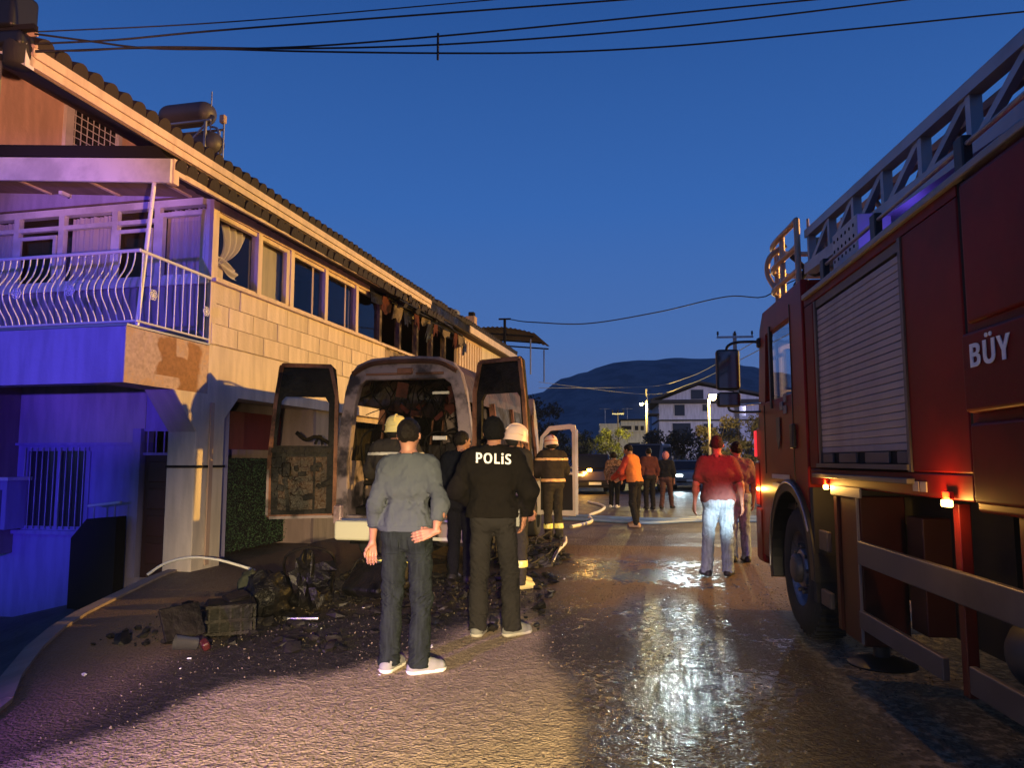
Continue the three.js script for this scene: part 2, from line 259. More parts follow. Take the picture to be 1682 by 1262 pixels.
// ------------------------------------------------------------------ two-storey house on the left
const house = thing('balcony_house', 'two storey house with an enclosed balcony, block wall and tiled eaves, its far half scorched', 'house', [HP.x, 0, HP.z], -HA);
{
  const hb = (g, u0, u1, y0, y1, w0, w1, r = 0) => g.bx(w0, w1, y0, y1, -u1, -u0, r);
  const hp = (u, y, w) => [w, y, -u];
  const face = M4().makeBasis(V(0, 0, -1), V(0, 1, 0), V(1, 0, 0)); // drawing (u,y), depth grows along w
  const fbmAt = (a, x, y) => a[(y & 511) * 512 + (x & 511)];
  // column with its two brackets
  { const g = B(); g.ext([[-.2, -1.2], [.4, -1.2], [.4, 2.0], [.72, 2.308], [-.69, 2.308], [-.2, 1.8]], .40, M4().multiplyMatrices(tr(-.41, 0, 0), face), [], .012);
    const c = g.build('column', MT.plaster, house);
    B().bx(.012, .03, .05, 2.2, -.13, -.05).build('pipe', MT.plasterBrown, c);
    B().bx(-.43, .02, 1.325, 1.36, -.43, .22).build('clamp_band', MT.dark, c); }
  // beams and slabs
  const beamT = (() => { // patchy repaired plaster: a brown patch with ragged edges on pinkish paint
    const W = 512, H = 256, d = new Uint8Array(W * H * 4), g8 = (x) => Math.round(255 * Math.pow(clamp(x), 1 / 2.2));
    for (let y = 0; y < H; y++) for (let x = 0; x < W; x++) {
      const u = x / W * 1.6, v = y / H * .7, n = fbmAt(coarseN, x, y) - .5, f = fineN[(y * 2 & 511) * 512 + (x * 2 & 511)] - .5;
      let m = sstep(-.04, .04, Math.min(u - .52 + n * .5 - (v < .16 ? .45 : 0), 1.36 - u + n * .2, .62 - v + n * .35) + f * .03);
      m *= 1 - sstep(.02, .05, Math.min(.13 - Math.abs(u - 1.0), v - .40) + n * .12);
      const bl = sstep(.0, .05, n * .5 + f * .2 - .03) * .5, c = [.55, .41, .34], q = [.33, .17, .07], l = [.50, .31, .15], o = (y * W + x) * 4;
      for (let k = 0; k < 3; k++) d[o + k] = g8(((c[k] + (l[k] - c[k]) * bl) * (1 - m) + q[k] * m) * (.88 + .5 * f + .3 * n));
      d[o + 3] = 255;
    }
    const t = new THREE.DataTexture(d, W, H); t.magFilter = THREE.LinearFilter; t.colorSpace = THREE.SRGBColorSpace; t.needsUpdate = true; t.repeat.set(1 / 1.6, 1 / .7); t.offset.set(0, -2.3 / .7); t.wrapS = t.wrapT = THREE.ClampToEdgeWrapping; return t; })();
  { const g = B(); hb(g, -1.57, -.004, 2.31, 2.96, -.40, 0); const e = g.geo(); const uv = e.attributes.uv; for (let i = 0; i < uv.count; i++) uv.setX(i, 1.57 - uv.getX(i)); mesh('balcony_edge', e, mat({ color: [1, 1, 1], map: beamT, roughness: .9, bumpMap: texBump, bumpScale: .006 }), house); }
  hb(B(), -.004, 19, 2.31, 2.985, -.40, 0).build('beam', MT.plaster, house);
  hb(B(), -1.572, -1.36, 2.31, 2.962, -7, -.402).build('balcony_front', MT.plasterBlueLit, house); hb(B(), -1.575, -1.571, 2.312, 2.96, -.402, -.003).build('balcony_front', MT.plasterBlueLit, house);
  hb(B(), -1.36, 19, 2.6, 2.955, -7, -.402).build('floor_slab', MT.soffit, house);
  hb(B(), -1.58, -1.34, 2.966, 2.99, -7, .012).build('coping', MT.galv, house);
  hb(B(), -1.338, -.01, 2.966, 2.99, -.2, .012).build('coping', MT.galv, house);
  // block wall below the windows: every block its own piece
  { const g = B(); hb(g, 0, 19, 2.99, 3.84, -.2, -.012); const w = g.build('block_wall', MT.mortar, house);
    const sootB = [wall([.30, .23, .17], { map: texSoot }), wall([.22, .17, .13], { map: texSoot })], bm = [MT.block, wall([.67, .56, .46], { bumpScale: .01 }), wall([.60, .50, .40], { bumpScale: .01 })];
    for (let r = 0; r < 3; r++) {
      const y0 = 3.0 + r * .283, y1 = y0 + .278; let u = .012 - (r & 1) * .33, i = 0;
      while (u < 12) {
        const L = .62 + ((i * 7 + r * 3) % 5) * .035, a = Math.max(u, .008), b = u + L - .009; u += L; i++;
        if (b - a < .05) continue;
        const q = B().rbox(0, 0, 0, .03, y1 - y0, b - a, .006).build('block', u > 5.9 + r * .25 ? sootB[(i + r) % 2] : bm[(i + r * 2) % 3], w); q.position.set(-.004 + rr(-.003, .004), (y0 + y1) / 2, -(a + b) / 2);
      }
    } }
  hb(B(), -.02, 19, 3.845, 3.9, -.2, .07, .01).build('sill', MT.wood, house);
  hb(B(), 0, 5.3, 4.86, 5.06, -.14, 0).build('lintel', MT.plasterBrown, house); hb(B(), 5.3, 11.4, 4.86, 5.06, -.14, -.01).build('lintel', MT.char, house); hb(B(), 11.4, 19, 4.86, 5.06, -.14, 0).build('lintel', MT.plasterBrown, house); B().ext([[0, 5.03], [-7, 5.03], [-7, 5.72], [-.2, 5.05]], .08, tr(0, 0, -.09)).build('transom_wall', MT.plasterBlueLit, house);
  // windows over the road
  const mull = [.05, 1.17, 2.15, 3.38, 4.7, 5.9, 7.05, 8.2, 9.3, 10.4, 11.5];
  for (let i = 0; i < mull.length - 1; i++) {
    const a = mull[i], b = mull[i + 1], burnt = i > 4, fm = burnt ? MT.ash : MT.wood, f = B();
    hb(f, a - (i ? .055 : .05), a + .06, 3.9, 4.86, -.12, .0); hb(f, a + .06, b - .055, 3.9, 3.95, -.1, -.03); hb(f, a + .06, b - .055, 4.8, 4.86, -.1, -.03);
    if (i === 1) hb(f, b - .16, b - .06, 3.95, 4.8, -.1, -.02);
    const w = f.build('window', fm, house);
    if (!burnt) hb(B(), a + .061, b - .056, 3.95, 4.8, -.068, -.062).build('pane', MT.glass, w);
    if (i === 2 || i === 3) { const s = B(); hb(s, b - .42, b - .36, 3.95, 4.8, -.09, -.075); s.build('sash', MT.plasterBrown, w); }
    if (i === 1) hb(B(), a + .08, b - .08, 3.92, 4.84, -.2, -.19).build('blind', MT.blind, w);
    if (i === 0) {
      const cg = (fn, n = 26, m = 16) => { const g = new THREE.PlaneGeometry(1, 1, n, m), p = g.attributes.position; for (let k = 0; k < p.count; k++) { const q = fn(p.getX(k) + .5, .5 - p.getY(k)); p.setXYZ(k, q[0], q[1], q[2]); } g.computeVertexNormals(); return g; };
      mesh('curtain', cg((s, t) => { const wd = .62 - .42 * t, u = a + .1 + .62 + .3 - s * wd - .75 * t * t * .9; return hp(u, 4.82 - .62 * t - .16 * s * t, -.2 - .035 * Math.sin(s * 22 + t * 3)); }), MT.curtain, w);
      mesh('curtain', cg((s, t) => hp(a + .08 + s * (.24 - .14 * t), 4.82 - t * .9, -.19 - .03 * Math.sin(s * 16))), MT.curtain, w);
      mesh('curtain', cg((s, t) => hp(a + .1 + s * .72, 4.28 - .10 * t + .05 * Math.sin(s * 5) - .06 * s * t, -.2 - .03 * Math.sin(t * 9 + s * 7))), MT.curtain, w);
      hb(B(), a + .2, a + .55, 3.93, 4.26, -.32, -.24, .01).build('cardboard_box', MT.wood, w);
    }
  }
  // rooms behind: floor, back wall, ceiling and party wall
  { const g = B(); hb(g, .15, 19, 2.99, 3.02, -4, -.22); hb(g, .15, 19, 3, 5.1, -4.1, -4); hb(g, .15, 19, 5.062, 5.09, -4, .26); hb(g, 4.72, 4.8, 3.02, 5.06, -4, -.22); hb(g, 1.2, 1.26, 3.02, 5.06, -4, -.22); hb(g, 18.9, 19, 3, 5.06, -4, -.22); g.build('room', MT.room, house); }  // cross wall by the first window added to block the blue beacon light
  const redRag = mat({ specularIntensity: .3, color: [.085, .026, .02], map: texSoot, roughness: .9 });
  // burnt stretch: hanging shreds of an awning, charred boards
  for (let k = 0; k < 13; k++) {
    const u = 5.3 + k * .55 + rr(-.12, .12), wd = rr(.3, .7), L = rr(.2, .6), pts = [[0, 0]]; for (let q = 0; q <= 5; q++) pts.push([wd * q / 5, -L * rr(.5, 1.05)]); pts.push([wd, 0]);
    const g = B(); g.ext(pts, .012, M4().multiplyMatrices(tr(...hp(u, 4.9 + rr(-.05, .05), .04 + rr(0, .09))), M4().multiplyMatrices(face, rot(rr(-.2, .25), 0, rr(-.12, .12)))));
    g.build('awning_shred', k % 3 === 1 ? redRag : k % 3 ? MT.ash : MT.char, house);
  }
  { const g = B(); for (let k = 0; k < 16; k++) g.beam(hp(rr(5.4, 11), rr(4.86, 5.1), rr(.02, .3)), hp(rr(5.6, 12), rr(4.84, 5.12), rr(.02, .3)), .05, .03); g.build('charred_boards', MT.char, house); }
  // far end of the upper floor
  hb(B(), 11.55, 14.2, 3.9, 5.05, -.1, -.02).build('shutter_wall', MT.wood, house);
  for (let k = 0; k < 9; k++) hb(B(), 11.6 + k * .28, 11.72 + k * .28, 3.9, 4.95, -.02, .05, .01).build('slat', MT.wood, house);
  hb(B(), 14.2, 19, 2.99, 5.05, -.2, .01).build('end_wall', MT.plaster, house);
  hb(B(), 16.2, 17.1, 4.0, 4.9, .01, .03).build('window', MT.plasterBrown, house);
  // canopy over the balcony: front fascia, long fascia, soffit and rafters
  B().ext([[.27, 4.74], [.27, 5.035], [-7, 5.74], [-7, 5.44]], .04, tr(0, 0, 1.262)).build('front_fascia', MT.white, house);
  { const g = B(); g.ext([[-1.26, 4.86], [-1.26, 5.05], [5.2, 5.05], [5.2, 4.93], [1.5, 4.9], [-.9, 4.86]], .04, M4().multiplyMatrices(tr(.25, 0, 0), face)); g.build('long_fascia', MT.wood, house); }
  hb(B(), -1.26, -1.16, 4.74, 4.86, .2, .292, .004).build('fascia_end', MT.wood, house);
  { const g = B(); hb(g, 5.2, 9.4, 4.96, 5.05, .25, .28); g.build('long_fascia', MT.ash, house); }
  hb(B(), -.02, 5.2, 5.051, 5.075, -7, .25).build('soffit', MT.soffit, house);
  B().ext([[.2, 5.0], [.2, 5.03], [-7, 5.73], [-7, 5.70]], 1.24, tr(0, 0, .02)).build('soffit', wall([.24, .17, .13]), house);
  for (const w of [-.35, -1.5, -2.65, -3.8]) hb(B(), -1.25, -.06, 4.995 - w * .097, 5.02 - w * .097, w - .02, w + .02).build('rafter', MT.wood, house);
  B().ext([[.22, 5.05], [.1, 5.2], [-7, 5.92], [-7, 5.76]], 1.3, tr(0, 0, .02)).build('canopy_roof', MT.dark, house);
  // two rows of roof tiles seen end on, each tile a piece
  const arc = (r, t, n = 7) => { const o = []; for (let k = 0; k <= n; k++) { const a = Math.PI * k / n; o.push([Math.cos(a) * r, Math.sin(a) * r]); } for (let k = n; k >= 0; k--) { const a = Math.PI * k / n; o.push([Math.cos(a) * (r - t), Math.sin(a) * (r - t)]); } return o; };
  const halfDisc = Array.from({ length: 9 }, (_, k) => [Math.cos(Math.PI * k / 8) * .1, Math.sin(Math.PI * k / 8) * .1]);
  const capG = B().ext([...halfDisc, [-.1, -.05], [.1, -.05]], .46, M4().multiplyMatrices(tr(0, 0, 0), face)).geo(), panG = B().ext(arc(.1, .018).map(([x, y]) => [x, -y * .8]), .44, face).geo();
  const roofSheet = (name, u0, u1, y, w, parent) => { const g = B(); g.add(new THREE.BoxGeometry(5.6, .03, u1 - u0), M4().multiplyMatrices(tr(w - 2.45, y + 1.30, -(u0 + u1) / 2), rot(0, 0, -.49))); return g.build(name, MT.tile, parent); };
  const lower = hb(B(), -1.2, 9.4, 5.02, 5.07, -.05, .27).build('lower_roof', MT.tile, house);
  for (let u = -1.14, k = 0; u < 9.2; u += .21, k++) for (const [g, d, dy] of [[capG, 0, .03], [panG, .105, .075]]) { const t = mesh('tile', g, MT.tile, lower); t.position.set(-.13 + rr(-.015, .02), 5.055 + dy * .6 + rr(-.006, .006), -(u + d)); t.rotation.set(0, 0, -.22); if (k > 30 && rnd() < .3) t.rotation.set(rr(-.2, .2), 0, rr(-.5, .1)); }
  const upper = roofSheet('upper_roof', -3.3, 18.4, 5.34, .22, house);
  { const g = B(); hb(g, -3.36, 8.3, 5.115, 5.2, .25, .3); hb(g, -3.34, 8.3, 5.205, 5.3, .255, .32); g.build('eave_board', MT.wood, house); }
  { const g = B(); hb(g, 11.8, 18.2, 5.1, 5.3, .25, .31); hb(B(), -3.3, 18.2, 5.302, 5.375, .16, .3).build('tile_bed', MT.tile, house); g.build('eave_board', MT.wood, house); const c = B(); hb(c, 8.3, 11.8, 5.08, 5.3, .2, .28); c.build('charred_eave', MT.char, house); }
  for (let u = -3.2, k = 0; u < 18.2; u += .215, k++) { const br = u > 8 && u < 12; for (const [g, d, dy] of [[capG, 0, .03], [panG, .107, .09]]) { if (br && rnd() < .3) continue; const t = mesh('tile', g, MT.tile, upper); t.position.set(-.13, 5.455 + dy * .6 + rr(-.008, .008), -(u + d)); t.rotation.set(br ? rr(-.15, .15) : 0, 0, -.29); } }
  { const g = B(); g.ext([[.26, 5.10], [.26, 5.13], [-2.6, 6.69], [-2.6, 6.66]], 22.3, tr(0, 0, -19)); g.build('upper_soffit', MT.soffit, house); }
  B().ext([[.3, 5.08], [.3, 5.3], [-5, 8.2], [-5, 7.97]], .1, tr(0, 0, 3.31)).build('gable_board', MT.white, house);
  // upper storey set back, with its barred window
  hb(B(), -1.3, 9, 5.5, 6.62, -2.6, -2.4).build('upper_wall', wall([.74, .5, .38]), house);
  { const g = B(); hb(g, -.18, -.04, 5.2, 6.56, -2.4, -2.34); hb(g, .84, .92, 5.2, 6.56, -2.4, -2.34); const w = g.build('attic_window', MT.white, house);
    hb(B(), -.04, .84, 5.2, 6.55, -2.399, -2.39).build('pane', mat({ color: [.02, .018, .02], roughness: .15 }), w);
    const q = B(); for (let k = 0; k < 8; k++) hb(q, 0 + k * .115, .012 + k * .115, 5.2, 6.55, -2.37, -2.36); for (let k = 0; k < 12; k++) hb(q, -.04, .84, 5.24 + k * .11, 5.252 + k * .11, -2.368, -2.358); q.build('grille', MT.railWhite, w); }
  // window wall behind the balcony
  const ws = [-.06, -.885, -1.575, -2.465, -3.24, -4.1, -5, -5.9];
  { const g = B(); hb(g, 0, .12, 2.99, 3.82, -6.6, -.02); g.build('parapet', wall([.30, .27, .30]), house);
    hb(B(), -.05, .06, 3.82, 3.92, -6.6, -.03).build('balcony_sill', MT.white, house);
    hb(B(), -.02, .1, 4.94, 5.04, -6.6, -.0).build('window_head', MT.white, house);
    hb(B(), -.035, .1, 2.99, 5.0, -.05, .006).build('corner_post', MT.wood, house);
    for (let i = 0; i < ws.length - 1; i++) {
      const a = ws[i], b = ws[i + 1], f = B(), door = i === 0;
      hb(f, -.03, .05, 3.92, 4.94, a - .045, a + .045); hb(f, -.025, .05, door ? 4.8 : 4.73, door ? 4.86 : 4.79, b + .045, a - .045); hb(f, -.02, .05, 3.92, 3.97, b + .045, a - .045);
      if (door) { hb(f, -.045, .03, 3.92, 4.8, a - .12, a - .045); hb(f, -.045, .03, 3.92, 4.8, b + .045, b + .11); }
      const w = f.build('balcony_window', MT.white, house);
      hb(B(), .02, .026, 3.97, 4.73, b + .046, a - .046).build('pane', MT.glass, w); hb(B(), .02, .026, 4.795, 4.94, b + .046, a - .046).build('pane', MT.glass, w);
      if (i === 1 || i === 3) { const s = B(), c = i === 1 ? -.1 : .0; hb(s, -.05, -.02, 4.6, 4.65, b + .1, a - .1); hb(s, -.05, -.02, 3.97, 4.65, b + .06, b + .11); hb(s, -.05, -.02, 3.97, 4.65, a - .11, a - .06); s.build('sash', MT.white, w); }
      else { const g = new THREE.PlaneGeometry(1, 1, 60, 1), p = g.attributes.position; for (let k = 0; k < p.count; k++) { const s = p.getX(k) + .5; p.setXYZ(k, b + .06 + s * (a - b - .12), 3.95 + (p.getY(k) + .5) * .98, -.12 - .02 * Math.sin(s * 60) - .02 * Math.sin(s * 23)); } g.computeVertexNormals(); mesh('curtain', boxUV(g), MT.curtain, w); }
    } }
  // balcony railing
  { const r = B(); r.cyl(hp(-1.45, 3.88, .04), hp(-1.45, 3.88, -6.6), .022); r.cyl(hp(-1.45, 3.04, .04), hp(-1.45, 3.04, -6.6), .014); r.cyl(hp(-1.45, 3.88, .03), hp(-.02, 3.88, .0), .022); r.cyl(hp(-1.45, 3.04, .03), hp(-.02, 3.04, .0), .014);
    const R = r.build('railing', MT.railWhite, house);
    const prof = [[3.87, 0], [3.76, .01], [3.64, .05], [3.53, .125], [3.43, .17], [3.33, .165], [3.22, .10], [3.12, .03], [3.04, 0]];
    const sg = B().tube(prof.map(([y, o]) => [0, y, o]), .0085, 6, 26).geo();
    for (let w = -.03, k = 0; w > -6.4; w -= .098, k++) { const m = mesh('baluster', sg, MT.railWhite, R); m.position.set(w, 0, 1.45); }
    const st = B().cyl([0, 3.04, 0], [0, 3.88, 0], .0085, .0085, 7).geo();
    for (let k = 0; k < 9; k++) { const m = mesh('baluster', st, MT.railWhite, R); m.position.set(.03 - .003 * k, 0, 1.43 - (k + .2) * .155); }
    const ro = B(); for (let k = 0; k < 6; k++) ro.add(new THREE.TorusGeometry(.03, .007, 5, 10), M4().multiplyMatrices(rot(0, 0, k * 1.05), tr(.035, 0, 0))); const rg = ro.geo();
    for (const [u, w] of [[-1.62, -.75], [-1.62, -1.5], [-1.62, -2.3]]) { const m = mesh('rosette', rg, MT.railWhite, R); m.position.set(w, 3.4, -u); }
    for (const u of [-1.2, -.16]) { const m = mesh('rosette', rg, MT.railWhite, R); m.position.set(.04, 3.4, -u); m.rotation.y = 1.57; }
    B().cyl(hp(-1.4, 2.99, .0), hp(-1.24, 4.9, .02), .026).build('post', MT.railWhite, house); }
  // lower storey at the back of the yard
  { const g = B(); hb(g, 1, 1.2, -1.3, 1.66, -10, -1.72); hb(g, 1, 1.2, -1.3, 2.6, -.5, -.44); hb(g, 1.0, 1.2, 1.9, 2.6, -1.72, -.5); g.build('lower_wall', MT.plasterBlueLit, house);
    const g2 = B(); hb(g2, .985, 1.2, 1.69, 2.6, -10, -1.72); g2.build('lower_wall', wall([.5, .45, .42]), house);
    hb(B(), .93, 1.2, 1.655, 1.695, -10, -1.72).build('ledge', MT.plasterBlueLit, house);
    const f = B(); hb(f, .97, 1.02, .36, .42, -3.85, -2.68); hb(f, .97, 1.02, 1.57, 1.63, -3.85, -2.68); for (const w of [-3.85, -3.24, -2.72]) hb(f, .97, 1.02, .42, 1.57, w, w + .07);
    const w = f.build('window', MT.plasterBlueLit, house);
    hb(B(), .995, .999, .42, 1.57, -3.8, -2.7).build('pane', mat({ color: [.03, .03, .045], roughness: .12 }), w);
    hb(B(), .9, 1.0, .3, .36, -3.95, -2.6).build('sill', MT.plasterBlueLit, w);
    for (let k = 0; k < 11; k++) B().cyl(hp(.93, .38, -3.8 + k * .108), hp(.93, 1.62, -3.8 + k * .108), .009).build('window_bar', MT.galv, w);
    const d = hb(B(), 1.0, 1.06, -.3, 1.52, -1.7, -.5).build('door', mat({ color: [.05, .02, .016], roughness: .6 }), house);
    for (let k = 0; k < 4; k++) for (const w0 of [-1.62, -1.05]) hb(B(), .975, 1.0, -.1 + k * .4, .2 + k * .4, w0, w0 + .45, .015).build('panel', mat({ color: [.06, .022, .018], roughness: .55 }), d);
    const tg = B(); hb(tg, .97, 1.02, 1.5, 1.54, -1.72, -.5); hb(tg, .97, 1.02, 1.86, 1.9, -1.72, -.5); for (let k = 0; k < 9; k++) tg.cyl(hp(.99, 1.54, -1.66 + k * .14), hp(.99, 1.86, -1.66 + k * .14), .012); tg.build('transom_grille', MT.plasterBlueLit, house);
    hb(B(), .9, 1.02, -.3, 1.9, -1.86, -1.72).build('door_jamb', MT.plasterBlueLit, house);
    // meter cupboard
    const mb = hb(B(), .62, .99, .38, 1.12, -4.75, -3.78, .01).build('meter_cupboard', MT.plasterBlueLit, house); hb(B(), .55, .99, 1.12, 1.17, -4.85, -3.7).build('cupboard_top', MT.white, mb);
    hb(B(), .6, .62, .44, .98, -4.7, -3.86).build('cupboard_pane', mat({ color: [.12, .12, .18], roughness: .08, metalness: .2 }), mb); for (let k = 0; k < 5; k++) hb(B(), .585, .6, .5, .78, -4.6 + k * .15, -4.53 + k * .15).build('meter', MT.white, mb); }
  // open ground floor behind the column: side wall, back wall, artificial hedge
  { const g = B(); hb(g, 3.2, 3.3, 0, 2.6, -4, -.1); hb(g, .42, 3.2, 0, 2.6, -4.1, -4); g.build('passage_wall', wall([.28, .2, .19]), house);
    hb(B(), 3.3, 19, 0, 2.31, -.35, -.12).build('ground_floor_wall', wall([.5, .38, .28]), house);
    for (const u of [6.5, 10.5, 14]) { hb(B(), u, u + 2, .05, 2.0, -.12, -.1).build('roller_door', MT.plasterBrown, house); }
    hb(B(), 12.2, 12.7, 0, 2.31, -.1, .06).build('pilaster', wall([.66, .5, .38]), house);
    hb(B(), 1.0, 3.15, 1.6, 2.2, -.75, -.7).build('red_lit_panel', mat({ color: [.20, .03, .03], roughness: .8, map: texStreak }), house); }  // red light on the passage wall, put in as a red panel
}
// artificial hedge panel: many leaf blades on a mesh
{
  const h = thing('hedge_screen', 'dark green artificial hedge screen between the column and the van door', 'hedge', [HP.x, 0, HP.z], -HA);
  B().bx(-.66, -.62, .03, 1.46, -3.2, -.55).build('backing_mesh', MT.dark, h);
  const vs = []; for (let k = 0; k < 9000; k++) { const u = rr(.56, 3.18), y = rr(.04, 1.46), a = rr(0, 6.28), L = rr(.015, .035), w = rr(-.62, -.56), dx = Math.cos(a) * L, dy = Math.sin(a) * L; vs.push(w, y, -u, w + rr(-.02, .03), y + dy, -u + dx, w + rr(0, .02), y + dy * .5 - dx * .3, -u + dx * .5 + dy * .3); }
  const g = new THREE.BufferGeometry(); g.setAttribute('position', new THREE.Float32BufferAttribute(vs, 3)); g.computeVertexNormals();
  tag(mesh('leaves', boxUV(g), mat({ color: [.035, .08, .032], roughness: .7, side: THREE.DoubleSide }), h), null, null, null, 'stuff');
}
// ------------------------------------------------------------------ fire truck on the right, seen along its left flank
const truck = thing('fire_truck', 'red ladder fire truck parked on the right with roller shutter and amber side lamps', 'fire truck', [2.87, 0, -4]);
const TB = () => { const g = new GB(); g.o = [-2.87, 0, 4]; return g; };
const faceX = (X) => M4().makeBasis(V(0, 0, -1), V(0, 1, 0), V(1, 0, 0)).setPosition(X, 0, 0); // draws (-z, y), depth towards +X
const arcPts = (cx, cy, r, a0, a1, n = 14) => Array.from({ length: n + 1 }, (_, k) => { const a = rad(a0 + (a1 - a0) * k / n); return [cx + r * Math.cos(a), cy + r * Math.sin(a)]; });
{
  const redDark = mat({ color: [.19, .006, .0055], roughness: .5, specularIntensity: .35, map: texWear }), alu = mat({ color: [.135, .115, .11], metalness: .35, roughness: .5, map: texWear }), aluDark = mat({ color: [.25, .24, .25], metalness: .5, roughness: .5 });
  const T = truck;
  // cab shell
  const side = (X) => { const g = TB(); g.ext([[7.30, .52], [7.78, .52], [7.78, 1.75], [7.6, 2.7], [7.45, 2.84], [6.08, 2.84], [6.06, .98], ...arcPts(6.6, .54, .68, 139, 2, 18)], .05, faceX(X), [[[7.46, 1.97], [7.36, 2.62], [6.46, 2.62], [6.46, 1.97]].reverse()], .008); return g; };
  const cab = side(1.62).build('cab', MT.red, T); side(4.07).build('cab_side', MT.red, cab);
  { const g = TB(); g.bx(1.64, 4.1, 2.8, 2.85, -7.46, -6.08, .02); g.bx(1.66, 4.08, .98, 2.8, -6.12, -6.06); g.build('roof', MT.red, cab);
    const f = TB(); f.bx(1.64, 4.1, 1.0, 1.76, -7.8, -7.72, .03); f.build('front_panel', MT.red, cab);
    const b = TB(); b.bx(1.6, 4.14, .42, .98, -8.02, -7.7, .05); b.bx(1.6, 1.72, .96, 1.42, -7.98, -7.76, .03); b.build('bumper', MT.red, cab);
    TB().bx(2.2, 3.55, 1.1, 1.6, -7.83, -7.79, .01).build('grille', MT.black, cab);
    const ws = TB(); ws.add(new THREE.BoxGeometry(2.36, 1.0, .01), M4().multiplyMatrices(tr(2.87, 2.24, -7.68), rot(.185, 0, 0))); ws.build('windscreen', MT.glass, cab);
    TB().bx(1.64, 1.648, 1.96, 2.63, -7.47, -6.45).build('side_window', MT.glass, cab); TB().bx(4.09, 4.098, 1.96, 2.63, -7.47, -6.45).build('side_window', MT.glass, cab);
    const p = TB(); p.beam([1.66, 1.74, -7.76], [1.68, 2.72, -7.58], .07, .1); p.beam([4.08, 1.74, -7.76], [4.06, 2.72, -7.58], .07, .1); p.bx(1.6, 1.63, 1.9, 2.66, -7.2, -7.15); p.build('pillar', MT.black, cab);
    const s = TB(); s.bx(1.8, 2.5, 1.2, 1.5, -7.0, -6.4, .05); s.bx(1.85, 2.45, 1.5, 2.25, -6.5, -6.34, .05); s.bx(3.2, 3.9, 1.2, 1.5, -7.0, -6.4, .05); s.bx(3.25, 3.85, 1.5, 2.25, -6.5, -6.34, .05); s.bx(1.7, 4.05, 1.5, 1.85, -7.7, -7.3, .05); s.bx(1.68, 4.06, 1.0, 1.05, -7.7, -6.1); s.build('seats', MT.black, cab);
    TB().add(new THREE.TorusGeometry(.21, .016, 6, 20), M4().multiplyMatrices(tr(2.15, 2.0, -7.18), rot(-.9, 0, 0))).build('steering_wheel', MT.black, cab);
    // door seams, handle, crest, plates
    const d = TB(); d.bx(1.606, 1.612, 1.02, 2.72, -6.44, -6.43); d.bx(1.606, 1.612, 1.3, 1.95, -7.5, -7.49); d.build('door_seam', MT.black, cab);
    TB().bx(1.58, 1.615, 1.52, 1.72, -6.46, -6.36, .012).build('door_handle', MT.black, cab);
    const cr = TB(); cr.ext([[6.86, 1.80], [6.98, 1.80], [6.98, 1.60], [6.92, 1.52], [6.86, 1.60]], .006, faceX(1.598)); cr.build('crest', alu, cab);
    for (const [z, y, w, h] of [[-6.62, 1.92, .09, .07], [-6.74, 1.86, .1, .07], [-6.62, 1.82, .1, .07]]) TB().bx(1.6, 1.608, y, y + h, z - w, z).build('plate', aluDark, cab);
    const st = TB(); st.bx(1.6, 1.606, 1.18, 1.22, -7.2, -6.55); st.bx(1.6, 1.606, 1.26, 1.3, -7.22, -6.6); st.build('reflective_stripe', mat({ color: [.5, .4, .38], roughness: .4 }), cab);
    for (const X of [1.82, 3.6]) TB().bx(X, X + .32, .8, 1.02, -8.035, -8.015, .01).build('headlamp', glow([.8, .95, 1], 6), cab);
    for (const X of [1.98, 3.5]) TB().bx(X, X + .14, 1.9, 1.98, -7.93, -7.86, .02).build('strobe_light', glow([1, .04, .03], 8, [.4, .02, .02]), cab);
    TB().bx(1.585, 1.60, 1.46, 1.72, -7.9, -7.82, .006).build('red_corner_glow', glow([1, .03, .05], .9, [.5, .02, .02]), cab);  // red light caught by the cab corner, put in as a glow
    TB().bx(1.62, 1.68, 1.42, 1.75, -7.95, -7.8, .015).build('corner_panel', MT.red, cab);
    // beacon bar on the cab roof
    TB().bx(2.1, 3.65, 2.86, 2.98, -7.25, -7.0, .03).build('beacon_bar', mat({ color: [.06, .06, .25], roughness: .2, clearcoat: 1 }), cab);
    // mirrors
    const m = TB(); m.tube([[1.66, 2.58, -7.6], [1.52, 2.6, -7.66], [1.36, 2.59, -7.7], [1.31, 2.55, -7.7], [1.31, 2.5, -7.7]], .014); m.tube([[1.63, 1.9, -7.65], [1.5, 1.9, -7.7], [1.32, 1.92, -7.7], [1.31, 1.98, -7.7]], .012); m.rbox(1.62, 2.58, -7.62, .07, .1, .08, .02); m.build('mirror_arm', MT.black, cab);
    for (const [y0, y1] of [[2.12, 2.53], [1.95, 2.1]]) { const h = TB().bx(1.2, 1.43, y0, y1, -7.76, -7.66, .03).build('mirror', MT.black, cab); TB().bx(1.22, 1.41, y0 + .02, y1 - .02, -7.658, -7.654).build('mirror_glass', mat({ color: [.45, .47, .5], metalness: 1, roughness: .06 }), h); }
    TB().cyl([1.43, 1.97, -7.7], [1.64, 1.985, -7.64], .012).build('mirror_arm', MT.steel, cab); }
